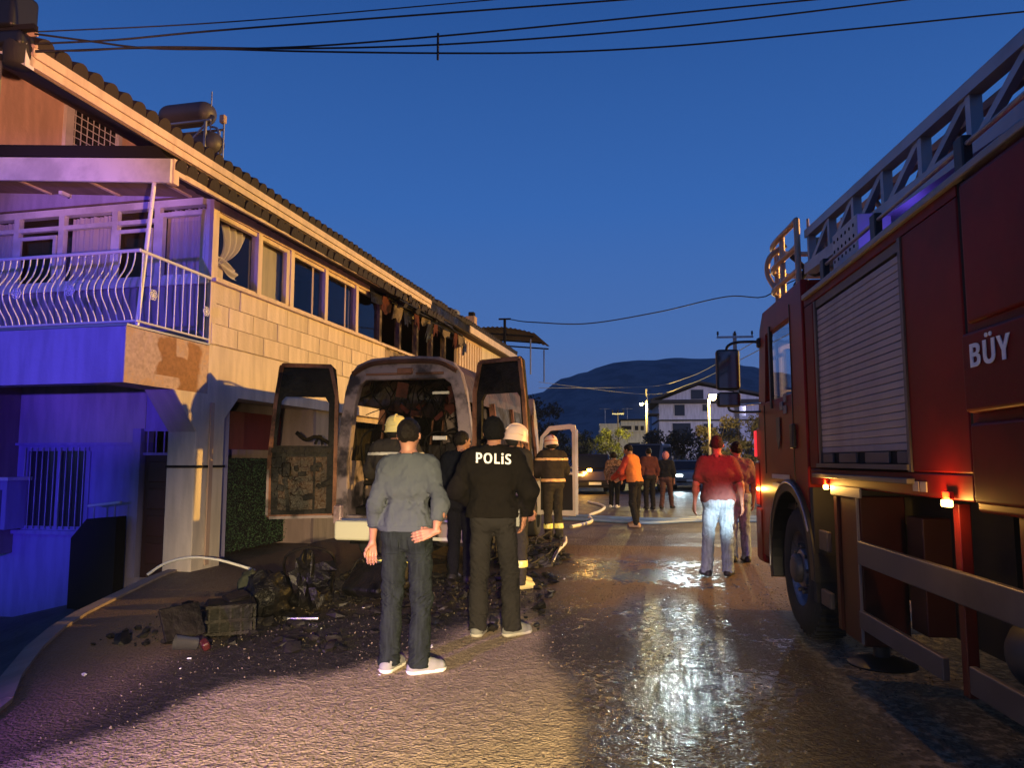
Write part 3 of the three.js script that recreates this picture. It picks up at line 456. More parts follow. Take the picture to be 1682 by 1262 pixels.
  // front wheel, arch liner and trim
  { const ar = TB(); ar.ext([...arcPts(6.6, .54, .72, -14, 180, 26), ...arcPts(6.6, .54, .63, 180, -14, 26)], .32, faceX(1.585), [], .006); ar.build('mudguard', MT.black, T);
    const trim = TB(); trim.tube(arcPts(6.6, .54, .70, -6, 150, 16).map(([a, y]) => [1.578, y, -a]), .009); trim.build('arch_trim', MT.steel, T);
    TB().bx(1.6, 1.95, .38, 1.22, -5.98, -5.9).build('mud_flap', MT.rubber, T);
    const wheel = (Z, X0) => {
      const tyreP = [[.30, 0], [.34, -.02], [.46, -.015], [.515, .03], [.525, .08], [.525, .22], [.515, .27], [.46, .3], [.34, .3], [.3, .28]];
      const mX = M4().multiplyMatrices(tr(X0, .535, Z), rot(0, 0, -Math.PI / 2));
      const w = TB().lathe(tyreP, 44, mX).build('wheel', MT.rubber, T);
      { const g = TB(); for (let k = 0; k < 40; k++) { const a = k / 40 * 6.283; g.box(X0 + .15, .535 + .524 * Math.sin(a), Z + .524 * Math.cos(a), .24, .03, .045, -a, 0, 0); } g.build('tread', MT.rubber, w); }
      const rim = mat({ color: [.30, .30, .36], metalness: .75, roughness: .42, map: texWear });
      const r = TB().lathe([[.31, .005], [.30, .03], [.275, .05], [.265, .12], [.21, .135], [.17, .10], [.155, .02], [.14, .005], [0.001, .0]], 36, mX).build('rim', rim, w);
      const g = TB(); for (let k = 0; k < 10; k++) { const a = k / 10 * 6.283; g.cyl([X0 + .0, .535 + .19 * Math.sin(a), Z + .19 * Math.cos(a)], [X0 + .12, .535 + .19 * Math.sin(a), Z + .19 * Math.cos(a)], .018, .018, 6); } g.lathe([[.12, .0], [.115, -.04], [.08, -.06], [.001, -.062]], 20, mX); g.build('hub', alu, r);
      const hg = TB(); for (let k = 0; k < 8; k++) { const a = (k + .5) / 8 * 6.283; hg.cyl([X0 + .09, .535 + .245 * Math.sin(a), Z + .245 * Math.cos(a)], [X0 + .118, .535 + .238 * Math.sin(a), Z + .238 * Math.cos(a)], .026, .026, 8); } hg.build('rim_hole', MT.dark, r);
    };
    wheel(-6.6, 1.66); wheel(-1.5, 1.66); }
  // body module with the roller shutter
  { const g = TB(); g.bx(1.62, 4.12, 1.24, 1.36, -6.02, -3.5, .01); g.bx(1.62, 4.12, 2.61, 2.67, -6.02, -3.5); g.bx(1.62, 1.9, 1.362, 2.608, -4.13, -3.5, .012); g.bx(1.62, 1.9, 1.362, 2.608, -6.02, -5.80, .012); g.bx(1.9, 4.12, 1.362, 2.608, -6.0, -3.52); g.build('body', redDark, T);
    const s = TB(); s.bx(1.625, 1.66, 1.37, 2.606, -5.8, -5.755); s.bx(1.612, 1.66, 1.362, 2.606, -4.165, -4.128); s.bx(1.632, 1.66, 2.55, 2.606, -5.755, -4.165); s.bx(1.6, 1.66, 1.372, 1.4, -5.79, -4.15); const F = s.build('shutter_frame', alu, T);
    const k = TB(); k.bx(1.575, 1.62, 1.3, 1.33, -5.82, -4.1, .005); k.build('sill_rail', alu, T);
    const shM = [0, 1, 2].map((i) => mat({ color: [.36 + i * .015, .32 + i * .015, .33 + i * .015], metalness: .25, roughness: .5, map: texWear }));
    const SG = B().rbox(0, 0, 0, .02, .0405, 1.585, .006).geo();
    for (let i = 0; i < 25; i++) { const m = mesh('slat', SG, shM[(i * 7) % 3], F); m.position.set(1.648 - 2.87, 1.495 + i * .0425, -4.96 + 4); }
    TB().bx(1.652, 1.66, 1.4, 1.475, -5.755, -4.165).build('shutter_gap', MT.dark, F);
    for (const [a, b] of [[-5.72, -5.5], [-5.36, -5.02], [-4.86, -4.48], [-4.36, -4.22]]) TB().bx(1.632, 1.65, 1.405, 1.47, a, b, .005).build('latch_plate', alu, F);
    TB().bx(1.626, 1.9, 1.24, 2.67, -3.5, -3.44).build('body_gap', MT.dark, T);
    for (let i = 0; i < 2; i++) TB().bx(1.612, 1.618, 1.265, 1.315, -4.12 + i * .09, -4.05 + i * .09).build('number_plate', mat({ color: [.4, .3, .25], roughness: .5 }), T); }
  // rear body module with stepped panels
  { TB().bx(1.60, 4.12, 1.2, 2.64, -3.44, 1.2, .02).build('rear_body', redDark, T);
    for (const [y0, y1, x] of [[2.0, 2.62, 1.585], [1.62, 1.96, 1.555], [1.24, 1.58, 1.57]]) TB().bx(x, 1.62, y0, y1, -3.4, 1.1, .02).build('panel', redDark, T); }
  // chassis, tanks, outrigger, guard rails
  { const g = TB(); g.bx(2.05, 3.7, .5, 1.2, -7.6, 1.0); g.bx(2.0, 3.75, .8, 1.0, -5.9, 1); g.bx(1.95, 2.0, .45, 1.22, -4.9, -3.85); g.build('chassis', MT.black, T);
    const o = TB(); o.bx(1.625, 1.9, .28, 1.2, -5.36, -4.98, .012); o.bx(1.61, 1.64, .3, 1.18, -5.44, -5.38); const O = o.build('outrigger', mat({ color: [.075, .005, .004], roughness: .45, map: texWear }), T);
    TB().bx(1.61, 1.93, 1.2, 1.245, -5.46, -4.9, .008).build('outrigger_cap', MT.black, O); const e = TB(); e.bx(1.6, 1.612, 1.19, 1.25, -5.47, -4.89); e.bx(1.605, 1.617, .3, 1.19, -4.985, -4.965); e.build('edge_trim', aluDark, O);
    const f = TB(); f.cyl([1.76, .30, -5.1], [1.76, .2, -5.1], .05); f.lathe([[.001, .205], [.09, .2], [.2, .165], [.205, .15], [.001, .15]], 24, tr(1.76, 0, -5.1)); f.build('foot_plate', MT.black, O);
    for (const [z, y0] of [[-3.76, .35], [-3.2, .3], [-2.4, .3]]) TB().bx(1.655, 1.71, y0, 1.22, z - .03, z + .03, .006).build('guard_post', mat({ color: [.13, .007, .006], roughness: .4 }), T);
    for (const [y0, y1, a, b] of [[.78, .925, -4.98, -.9], [.39, .50, -5.0, -3.86], [.41, .53, -3.6, -.9], [.78, .92, -5.8, -5.6], [.39, .5, -5.8, -5.58]]) TB().bx(1.60, 1.635, y0, y1, a, b, .008).build('guard_rail', alu, T);
    const t = TB(); t.add(new THREE.CapsuleGeometry(.17, .4, 6, 18), M4().multiplyMatrices(tr(2.05, .62, -3.42), rot(0, 0, Math.PI / 2))); t.build('tank', mat({ color: [.06, .055, .05], roughness: .5, map: texWear }), T);
    TB().bx(1.8, 1.98, .45, 1.1, -4.72, -4.5, .01).build('storage_box', mat({ color: [.04, .006, .005], roughness: .5 }), T); }
  // amber side lamps
  for (const [X, y, z, w] of [[1.598, 1.235, -5.57, .045], [1.60, 1.14, -7.84, .045], [1.592, 1.225, -3.70, .075]]) {
    const a = TB().bx(X - .012, X + .014, y - .016, y + .016, z - w / 2, z + w / 2, .006).build('side_lamp', glow([1, .60, .14], 16, [.6, .3, .05]), T);
    TB().bx(X - .004, X + .02, y + .02, y + .055, z - w / 2, z + w / 2, .006).build('reflector', mat({ color: [.6, .04, .02], roughness: .3 }), a);
    const l = lamp('side_lamp_source', rgb(1, .5, .1), .45, [X - .04, y, z], 1);
  }
  // deck edge, handrails, box and beacon under the ladder
  { TB().bx(1.595, 1.68, 2.66, 2.70, -6.0, 1.1, .008).build('deck_edge', aluDark, T);
    const r = TB(); for (const y of [2.765, 2.865]) r.cyl([1.70, y, -5.8], [1.70, y, 1], .013); const R = r.build('handrail', MT.galv, T);
    for (const z of [-5.72, -4.68, -3.58, -2.6, -1.6]) TB().bx(1.675, 1.725, 2.70, 2.91, z - .045, z + .045, .01).build('handrail_post', MT.black, R);
    for (const [a, b] of [[-3.5, -3.1], [-3.95, -3.75], [-5.62, -5.56]]) TB().bx(1.7, 1.745, 2.705, 2.745, a, b, .01).build('red_marker_light', glow([1, .05, .03], .5, [.5, .02, .015]), T);
    const c = TB(); c.bx(1.80, 2.03, 2.68, 3.12, -5.85, -5.3, .008); c.bx(2.03, 2.9, 2.68, 3.03, -5.85, -5.3, .008); const C = c.build('control_box', mat({ color: [.42, .43, .46], metalness: .2, roughness: .5 }), T);
    for (let i = 0; i < 6; i++) for (let j = 0; j < 5; j++) TB().cyl([1.797, 2.76 + j * .075, -5.80 + i * .085], [1.801, 2.76 + j * .075, -5.80 + i * .085], .014, .014, 6).build('vent_hole', MT.dark, C);
    TB().lathe([[.001, .15], [.04, .145], [.06, .11], [.065, 0], [.001, 0]], 16, tr(2.02, 2.83, -5.02)).build('blue_beacon', glow([.2, .12, 1], 3, [.1, .1, .5]), T);
    TB().bx(1.94, 2.1, 2.68, 2.83, -5.1, -4.94).build('beacon_stand', MT.black, T); }
  // aerial ladder, two nested sections of open lattice
  { const yT = (z) => 3.40 - .05 * (z + 3.6), lad = TB(); const H = .34;
    for (const X of [2.05, 3.05]) { lad.beam([X, yT(3), 3], [X, yT(-7.35), -7.35], .085, .075); lad.beam([X, yT(3) - H, 3], [X, yT(-7.35) - H, -7.35], .11, .10); }
    const L = lad.build('ladder', mat({ color: [.36, .37, .41], metalness: .45, roughness: .45, map: texWear }), T), lm = L.material;
    for (let k = 0; k < 13; k++) for (const X of [2.05, 3.05]) { const z = -7.27 + k * .62; TB().beam([X, yT(z) - .02, z], [X, yT(z) - H + .02, z], .055, .065).build('upright', lm, L); TB().beam([X, yT(z) - H + .03, z + .03], [X, yT(z + .6) - .03, z + .59], .045, .05).build('brace', lm, L); }
    for (let k = 0; k < 22; k++) { const z = -6.6 + k * .3; TB().cyl([2.08, yT(z) - H, z], [3.02, yT(z) - H, z], .018).build('rung', lm, L); }
    const inM = mat({ color: [.40, .22, .16], metalness: .3, roughness: .5, map: texWear }), i2 = TB();
    for (const X of [2.2, 2.9]) { i2.beam([X, yT(2) - .04, 2], [X, yT(-7.5) - .04, -7.5], .05, .05); i2.beam([X, yT(2) - .28, 2], [X, yT(-7.5) - .28, -7.5], .06, .06); for (let k = 0; k < 18; k++) { const z = -7.4 + k * .45; i2.beam([X, yT(z) - .06, z], [X, yT(z + .22) - .26, z + .22], .025, .03); i2.beam([X, yT(z + .22) - .26, z + .22], [X, yT(z + .44) - .06, z + .44], .025, .03); } }
    for (let k = 0; k < 24; k++) { const z = -7.4 + k * .3; i2.cyl([2.2, yT(z) - .26, z], [2.9, yT(z) - .26, z], .016); } i2.build('inner_ladder', inM, T);
    const hs = TB(); hs.tube([[2.5, 3.2, 1], [2.55, 3.18, -2], [2.42, 3.26, -4], [2.6, 3.3, -6], [2.5, 3.4, -7.4]], .035); hs.tube([[2.7, 3.16, 1], [2.68, 3.2, -3], [2.75, 3.28, -5.5], [2.66, 3.4, -7.3]], .02); for (let k = 0; k < 6; k++) hs.rbox(rr(2.3, 2.8), 3.25 + k * .02, -2.6 - k * .8, .14, .1, .18, .02); hs.build('ladder_hoses', mat({ color: [.5, .42, .22], roughness: .5 }), T); }
  // rescue cage at the ladder tip
  { const g = TB(), cm = mat({ color: [.55, .34, .24], metalness: .35, roughness: .45, map: texWear }); const x0 = 1.98, x1 = 3.25, z0 = -8.75, z1 = -7.5, t = .03;
    for (const y of [3.28, 3.52, 3.78]) g.tube([[x0, y, z1], [x0 + .02, y, z0 + .15], [x0 + .2, y, z0], [x1 - .2, y, z0], [x1, y, z0 + .2], [x1, y, z1]], t, 6, 40);
    for (const [x, z] of [[x0, z1], [x0, -8.1], [x0 + .08, z0 + .06], [x0 + .6, z0], [x1 - .1, z0 + .06], [x1, -8.1], [x1, z1]]) g.tube([[x, 3.13, z], [x, 3.5, z], [x, 3.79, z]], t);
    for (let k = 0; k < 7; k++) g.cyl([x0 + .1 + k * .16, 3.3, z1 + .02], [x0 + .1 + k * .16, 3.78, z1 + .02], .012);
    g.tube([[x0, 3.3, z0 + .3], [x0 - .07, 3.5, z0 + .25], [x0 - .05, 3.66, z0 + .3], [x0 + .1, 3.77, z0 + .4]], t);
    const C = g.build('rescue_cage', cm, T);
    TB().bx(x0, x1, 3.12, 3.16, z0 + .1, z1, .01).build('cage_floor', MT.galv, C);
    TB().bx(2.15, 2.4, 3.3, 3.62, -7.72, -7.55, .02).build('lamp_case', mat({ color: [.3, .22, .12], roughness: .5 }), C); { const q = TB(); q.tube([[2.05, 3.2, -7.9], [2.2, 3.4, -7.8], [2.45, 3.35, -7.7], [2.6, 3.55, -7.6], [2.8, 3.3, -7.6]], .035); q.tube([[2.1, 3.6, -8.2], [2.3, 3.35, -8], [2.5, 3.5, -7.8], [2.9, 3.25, -7.7]], .028); q.tube([[2.0, 3.15, -7.6], [2.03, 2.98, -7.5], [2.1, 2.9, -7.3]], .03); q.build('cage_hose', MT.rubber, C); }
    TB().bx(2.5, 2.7, 3.3, 3.7, -7.6, -7.48, .02).build('control_panel', mat({ color: [.5, .42, .2], roughness: .5 }), C);
    const sup = TB(); sup.beam([2.15, 3.14, -7.6], [2.25, 2.86, -7.2], .05, .05); sup.beam([2.95, 3.14, -7.6], [2.9, 2.86, -7.2], .05, .05); sup.build('cage_support', cm, C); }
}
{ // white capitals on the rear body
  const font = await new FontLoader().loadAsync('fonts/droid/droid_sans_bold.typeface.json');
  const g = new TextGeometry('BÜY', { font, size: .098, depth: .003, curveSegments: 4 }); g.computeBoundingBox(); const w = g.boundingBox.max.x - g.boundingBox.min.x;
  g.scale(.31 / w, 1, 1); g.rotateY(-Math.PI / 2); // reads from the road side, running towards the rear
  mesh('lettering', boxUV(new GB().add(g).geo()), mat({ color: [.78, .78, .8], roughness: .5 }), truck).position.set(1.5515 - 2.87, 1.805, -3.325 + 4);
}
// ------------------------------------------------------------------ burnt minibus with its rear doors open
const van = thing('burnt_minibus', 'burnt out minibus with both rear doors open and a charred interior', 'minibus', [-2.55, 0, -9.9], -HA);
{
  const paint = mat({ specularIntensity: .5, color: [.24, .185, .19], map: texSoot, roughness: .5, bumpMap: texBump, bumpScale: .006 }), paintTop = mat({ specularIntensity: .4, color: [.06, .035, .03], map: texSoot, roughness: .6, bumpMap: texBump, bumpScale: .012 }), rust = mat({ specularIntensity: .4, color: [.22, .10, .06], map: texSoot, roughness: .7, bumpMap: texBump, bumpScale: .015 });
  const half = [[.90, .40], [.955, .62], [.962, 1.35], [.93, 1.75], [.845, 2.35], [.78, 2.58], [.68, 2.71], [.48, 2.79], [0, 2.82]];
  const prof = (y0, y1, t) => { // the cross-section band between two heights, t thick
    const lerpX = (y) => { for (let i = 1; i < half.length; i++) if (y <= half[i][1]) { const [x0, a] = half[i - 1], [x1, b] = half[i]; return x0 + (x1 - x0) * (y - a) / (b - a); } return 0; };
    return [[lerpX(y0), y0], ...half.filter(([, y]) => y > y0 + .01 && y < y1 - .01), [lerpX(y1), y1]];
  };
  const lowR = prof(.40, 1.42), topR = prof(2.2, 2.82);
  const inset = ([x, y], t) => [Math.max(0, x - t * (x > .3 ? 1 : 0)), y > 2.5 ? y - t : y];
  const back = (d, z) => M4().makeTranslation(0, 0, z);
  const v = van;
  for (const s of [1, -1]) { const g = B(), pts = [...lowR, ...lowR.slice().reverse().map((p) => inset(p, .05))].map(([x, y]) => [x * s, y]); g.ext(s > 0 ? pts : pts.slice().reverse(), 4.3, back(4.3, -4.38)); g.build('side_panel', paint, v);
    for (const z of [-1.35, -2.6, -3.7, -4.32]) B().beam([s * .955, 1.4, z], [s * .86, 2.26, z], .05, .09).build('side_pillar', rust, v); }
  { const g = B(), r = topR; g.ext([...r, ...r.slice(0, -1).reverse().map(([x, y]) => [-x, y]), ...r.slice(0, -1).map(([x, y]) => inset([x, y], .045)).map(([x, y]) => [-x, y]), [0, 2.775], ...r.slice(0, -1).reverse().map((p) => inset(p, .045))], 4.3, back(4.3, -4.38)); g.build('roof', paintTop, v);
    const rib = B(); for (const z of [-.02, -.14, -.9, -1.7, -2.5, -3.3]) rib.tube([[-.74, 2.56, z], [-.5, 2.74, z], [0, 2.78, z], [.5, 2.74, z], [.74, 2.56, z]], .022, 5, 14); rib.tube([[-.5, 2.80, -.05], [-.3, 2.85, -.4], [.1, 2.84, -1]], .012); rib.bx(-.3, -.12, 2.8, 2.86, -.3, -.18); rib.bx(.12, .3, 2.8, 2.87, -.6, -.4); rib.build('roof_ribs', MT.char, v); }
  for (const s of [-1, 1]) for (let k = 0; k < 3; k++) { const z0 = [-1.35, -2.6, -3.7][k], z1 = [-2.6, -3.7, -4.32][k]; B().ext([[s * .955, 1.4], [s * .87, 2.24], [s * .85, 2.24], [s * .93, 1.4]], z0 - z1, back(0, z1)).build('charred_window', MT.char, v); }
  B().ext([[-.955, 1.4], [-.882, 1.97], [-.862, 1.97], [-.93, 1.4]], 1.3, back(0, -1.35)).build('charred_window', MT.char, v);
  // rear frame
  { const outer = [...half, ...half.slice(0, -1).reverse().map(([x, y]) => [-x, y])], hole = [[.80, .68], [.81, 1.4], [.72, 2.2], [.66, 2.44], [.56, 2.52], [-.56, 2.52], [-.66, 2.44], [-.72, 2.2], [-.81, 1.4], [-.80, .68]];
    B().ext(outer, .1, back(.1, -.08), [hole.reverse()], .012).build('rear_frame', paint, v);
    const hd = B(); hd.tube([[-.74, 2.6, .045], [-.5, 2.72, .05], [0, 2.75, .055], [.5, 2.72, .05], [.74, 2.6, .045]], .035, 6, 20); hd.bx(-.55, .1, 2.57, 2.6, .02, .05, .005); hd.bx(.16, .55, 2.565, 2.6, .02, .045, .005); hd.bx(-.1, .12, 2.58, 2.66, .02, .06, .01); hd.build('scorched_header', rust, v);
    for (const s of [-1, 1]) { B().beam([s * .965, .95, .03], [s * .93, 1.62, .03], .035, .03).build('pillar_scorch', s < 0 ? paint : rust, v); B().rbox(s * .9, .7, .06, .12, .26, .1, .03).build('melted_tail_lamp', mat({ color: s < 0 ? [.5, .34, .34] : [.1, .03, .03], map: texSoot, roughness: .4 }), v); }
    const b = B(); b.rbox(-.62, .50, .09, .58, .26, .18, .04); b.build('bumper', mat({ color: [.75, .72, .55], roughness: .4, map: greyTex(contrast(coarseN, .12, .3), 512, .5, .3, 1) }), v);
    B().rbox(.1, .48, .08, .9, .22, .16, .04, 0, 0, .02).build('bumper', MT.char, v); B().rbox(.72, .5, .09, .4, .26, .18, .04).build('bumper', paint, v);
    const p = B(); p.bx(-.83, .83, .62, .66, -.05, .12, .008); p.build('sill', MT.steel, v); B().bx(.32, .7, .40, .44, .17, .2).build('trim_strip', MT.white, v); }
  // inside: floor, seat frames, wires, bulkhead
  { const f = B(); f.bx(-.9, .9, .6, .64, -4.3, -.02); f.bx(-.85, .85, .64, 1.4, -4.32, -4.26); f.build('cabin_floor', MT.char, v);
    const seat = (x, z, s) => { const g = B(); g.tube([[x - s * .19, 1.1, z], [x - s * .2, 1.75, z + .1], [x, 1.86, z + .12], [x + s * .2, 1.75, z + .1], [x + s * .19, 1.1, z]], .014); g.tube([[x - .2, .66, z], [x - .2, 1.08, z], [x - .2, 1.08, z - .4], [x - .2, .66, z - .4]], .014); g.tube([[x + .2, .66, z], [x + .2, 1.08, z], [x + .2, 1.08, z - .4], [x + .2, .66, z - .4]], .014); g.rbox(x, 1.12, z - .18, .44, .07, .42, .03, .1); g.rbox(x, 1.42, z + .06, .36, .5, .05, .02, -.15, 0, rr(-.05, .05)); g.build('seat_frame', MT.char, v); };
    for (const z of [-.55, -1.35, -2.15, -2.95]) for (const x of [-.6, .05, .6]) if (rnd() < .9) seat(x, z + rr(-.1, .1), 1);
    const w = B(); for (let k = 0; k < 34; k++) { const x = rr(-.7, .7), z = rr(-3.4, -.15), y = rr(2.45, 2.72); w.tube([[x, y, z], [x + rr(-.15, .15), y - rr(.05, .3), z + rr(-.1, .1)], [x + rr(-.3, .3), y - rr(.2, .7), z + rr(-.2, .2)]], .006 + rnd() * .006, 5, 8); } w.build('hanging_wires', MT.char, v);
    const lin = mat({ specularIntensity: .3, color: [.06, .016, .014], map: texSoot, roughness: .7, side: THREE.DoubleSide }); for (let k = 0; k < 14; k++) B().add(new THREE.PlaneGeometry(rr(.05, .2), rr(.08, .28), 3, 3), M4().compose(V(rr(-.65, .65), rr(1.9, 2.5), rr(-2.6, -.2)), new THREE.Quaternion().setFromEuler(new THREE.Euler(rr(-1, 1), rr(-1, 1), rr(-1, 1))), V(1, 1, 1))).build('torn_lining', lin, v);
    B().bx(.28, .52, 2.33, 2.37, -.35, -.3, .01).build('ceiling_lamp', mat({ color: [.6, .6, .55], roughness: .4 }), v);
    B().rbox(-.66, 1.62, -.62, .11, .13, .03, .01).build('white_fitting', MT.white, v);
    const pl = B().bx(-.34, -.18, 1.86, 1.96, -.5, -.48).build('warning_plate', mat({ color: [.6, .05, .04], roughness: .5 }), v); B().bx(-.175, -.11, 1.84, 1.98, -.5, -.48).build('plate_edge', MT.white, pl); B().bx(.34, .53, 1.70, 1.75, -.2, -.17).build('label_strip', MT.white, v);
    const rub = B(); for (let k = 0; k < 60; k++) rub.rbox(rr(-.75, .75), .68 + rr(0, .2), rr(-2.4, -.1), rr(.05, .25), rr(.03, .14), rr(.05, .25), .01, rr(-.6, .6), rr(0, 3), rr(-.6, .6)); rub.build('burnt_rubble', MT.char, v); }
  // nose and wheels
  B().ext([[4.38, .42], [5.62, .42], [5.66, .8], [5.5, 1.12], [5.0, 1.32], [4.66, 2.2], [4.38, 2.55]], 1.8, M4().makeBasis(V(0, 0, -1), V(0, 1, 0), V(1, 0, 0)).setPosition(-.9, 0, 0), [], .02).build('nose', paint, v);
  for (const x of [-.94, .70]) for (const z of [-1.0, -4.7]) { const w = B().lathe([[.18, 0], [.3, -.01], [.34, .03], [.345, .2], [.3, .24], [.18, .23]], 26, M4().multiplyMatrices(tr(x, .34, z), rot(0, 0, -Math.PI / 2))).build('wheel', MT.rubber, v); B().lathe([[.19, .02], [.15, .05], [.06, .03], [.001, .03]], 20, M4().multiplyMatrices(tr(x, .34, z), rot(0, 0, -Math.PI / 2))).build('rim', MT.galv, w); }
  { const g = B(); g.bx(-.8, .8, .3, .42, -4.2, -.1); g.cyl([.4, .3, -.6], [.42, .28, .08], .04); g.build('underbody', MT.char, v); }
  // rear doors: drawn from the hinge outwards
  const rearDoor = (s, turn, x) => {
    const d = new THREE.Group(); d.name = 'rear_door'; d.position.set(x, 0, .02); d.rotation.y = turn; v.add(d);
    const P = (a) => a.map(([q, y]) => [q * s, y]), o = P([[.02, .67], [.88, .66], [.9, .74], [.9, 1.4], [.84, 2.2], [.79, 2.68], [.74, 2.73], [.12, 2.73], [.05, 2.66], [.0, 2.2]]), h = P([[.13, 1.62], [.13, 2.20], [.18, 2.28], [.70, 2.28], [.75, 2.22], [.80, 1.62]]);
    const fix = (a) => (s < 0 ? a : a.slice().reverse());
    B().ext(fix(o), .035, tr(0, 0, -.03), [fix(h).slice().reverse()], .006).build('door_shell', MT.char, d);
    const rim = B(); const loop = P([[.03, .69], [.87, .68], [.885, 1.4], [.825, 2.2], [.76, 2.70], [.12, 2.70], [.03, 2.3]]); for (let k = 0; k < loop.length; k++) { const a = loop[k], b = loop[(k + 1) % loop.length]; rim.beam([a[0], a[1], .03], [b[0], b[1], .03], .03, .05); } rim.build('door_edge', rust, d);
    B().beam([s * .05, .675, .045], [s * .86, .67, .045], .02, .035).build('bottom_strip', paint, d); B().beam([s * .895, .7, .04], [s * .895, 1.3, .035], .02, .03).build('edge_strip', paint, d);
    const inn = B(); inn.beam([s * .08, 1.56, .03], [s * .86, 1.56, .03], .05, .06); inn.beam([s * .3, .75, .03], [s * .3, 1.5, .03], .06, .03); inn.beam([s * .62, .72, .03], [s * .7, 1.5, .03], .05, .05); inn.rbox(s * .66, 1.3, .04, .12, .2, .05, .02); for (let k = 0; k < 14; k++) inn.rbox(s * rr(.12, .8), rr(.74, 1.5), .022, rr(.05, .2), rr(.03, .14), .03, .01, 0, 0, rr(-.8, .8)); inn.build('charred_lining', MT.char, d);
    B().add(new THREE.PlaneGeometry(.62, .7, 8, 8), tr(s * .45, 1.12, .012)).build('burnt_panel', mat({ specularIntensity: .3, color: [.05, .022, .008], map: texSoot, roughness: .4, bumpMap: texBump, bumpScale: .02 }), d);
    const j = B(); j.tube([[s * .12, 1.66, .0], [s * .3, 1.74, .01], [s * .42, 1.7, .01], [s * .55, 1.8, .0]], .03, 6); j.tube([[s * .2, 1.63, .0], [s * .24, 1.76, 0], [s * .3, 1.64, 0]], .02, 5); j.build('melted_seal', MT.char, d);
    return d;
  };
  rearDoor(-1, -rad(-26), -.95); rearDoor(1, rad(-24), .97);
  // front passenger door
  { const d = new THREE.Group(); d.name = 'front_door'; d.position.set(.95, 0, -4.55); d.rotation.y = rad(4); v.add(d);
    const o = [[0, .42], [.70, .40], [.745, .9], [.745, 1.9], [.71, 2.08], [.6, 2.1], [.22, 2.06], [.06, 1.86], [0, 1.4]], h = [[.05, 1.2], [.05, 1.42], [.12, 1.86], [.25, 1.99], [.62, 2.02], [.66, 1.95], [.66, 1.2]];
    B().ext(o, .05, tr(0, 0, -.03), [h.slice().reverse()], .008).build('door_shell', mat({ color: [.6, .5, .44], roughness: .5, map: texWear }), d);
    B().bx(.06, .66, .5, 1.16, .028, .04, .004).build('door_lining', MT.dark, d); B().beam([.735, .42, .03], [.74, 2.0, .03], .04, .05).build('door_edge', MT.white, d); }
}
// ------------------------------------------------------------------ people: distance fields of tapered capsules, meshed with surface nets
function nets(f, lo, hi, c) {
  const n = [0, 1, 2].map((k) => Math.ceil((hi[k] - lo[k]) / c) + 2), [nx, ny, nz] = n, val = new Float32Array(nx * ny * nz), BS = 6;
  const at = (i, j, k) => (k * ny + j) * nx + i;
  for (let k0 = 0; k0 < nz; k0 += BS) for (let j0 = 0; j0 < ny; j0 += BS) for (let i0 = 0; i0 < nx; i0 += BS) {
    const hB = BS * c * .5, d = f(lo[0] + i0 * c + hB, lo[1] + j0 * c + hB, lo[2] + k0 * c + hB), far = Math.abs(d) > BS * c * 1.0 + .03;
    for (let k = k0; k < Math.min(nz, k0 + BS); k++) for (let j = j0; j < Math.min(ny, j0 + BS); j++) for (let i = i0; i < Math.min(nx, i0 + BS); i++) val[at(i, j, k)] = far ? d : f(lo[0] + i * c, lo[1] + j * c, lo[2] + k * c);
  }
  const id = new Int32Array(nx * ny * nz).fill(-1), P = [], I = [];
  for (let k = 0; k < nz - 1; k++) for (let j = 0; j < ny - 1; j++) for (let i = 0; i < nx - 1; i++) {
    let m = 0, sx = 0, sy = 0, sz = 0; const v = [];
    for (let q = 0; q < 8; q++) v[q] = val[at(i + (q & 1), j + (q >> 1 & 1), k + (q >> 2))];
    for (let a = 0; a < 8; a++) for (const b of [1, 2, 4]) if (!(a & b)) { const e = a | b; if ((v[a] < 0) !== (v[e] < 0)) { const t = v[a] / (v[a] - v[e]); sx += (a & 1) + (b === 1 ? t : 0); sy += (a >> 1 & 1) + (b === 2 ? t : 0); sz += (a >> 2) + (b === 4 ? t : 0); m++; } }
    if (m) { id[at(i, j, k)] = P.length / 3; P.push(lo[0] + (i + sx / m) * c, lo[1] + (j + sy / m) * c, lo[2] + (k + sz / m) * c); }
  }
  for (let k = 1; k < nz - 1; k++) for (let j = 1; j < ny - 1; j++) for (let i = 1; i < nx - 1; i++) {
    const a = val[at(i, j, k)] < 0, quad = (p, q, r, s, fl) => { if (p < 0 || q < 0 || r < 0 || s < 0) return; fl ? I.push(p, q, r, p, r, s) : I.push(p, r, q, p, s, r); };
    if (a !== (val[at(i + 1, j, k)] < 0)) quad(id[at(i, j - 1, k - 1)], id[at(i, j, k - 1)], id[at(i, j, k)], id[at(i, j - 1, k)], a);
    if (a !== (val[at(i, j + 1, k)] < 0)) quad(id[at(i - 1, j, k - 1)], id[at(i - 1, j, k)], id[at(i, j, k)], id[at(i, j, k - 1)], a);
    if (a !== (val[at(i, j, k + 1)] < 0)) quad(id[at(i - 1, j - 1, k)], id[at(i, j - 1, k)], id[at(i, j, k)], id[at(i - 1, j, k)], a);
  }
  const g = new THREE.BufferGeometry(); g.setAttribute('position', new THREE.Float32BufferAttribute(P, 3)); g.setIndex(I);
  const N = new Float32Array(P.length), e = c * .5;
  for (let q = 0; q < P.length; q += 3) { const x = P[q], y = P[q + 1], z = P[q + 2], dx = f(x + e, y, z) - f(x - e, y, z), dy = f(x, y + e, z) - f(x, y - e, z), dz = f(x, y, z + e) - f(x, y, z - e), L = Math.hypot(dx, dy, dz) || 1; N[q] = dx / L; N[q + 1] = dy / L; N[q + 2] = dz / L; }
  g.setAttribute('normal', new THREE.BufferAttribute(N, 3)); return g;
}
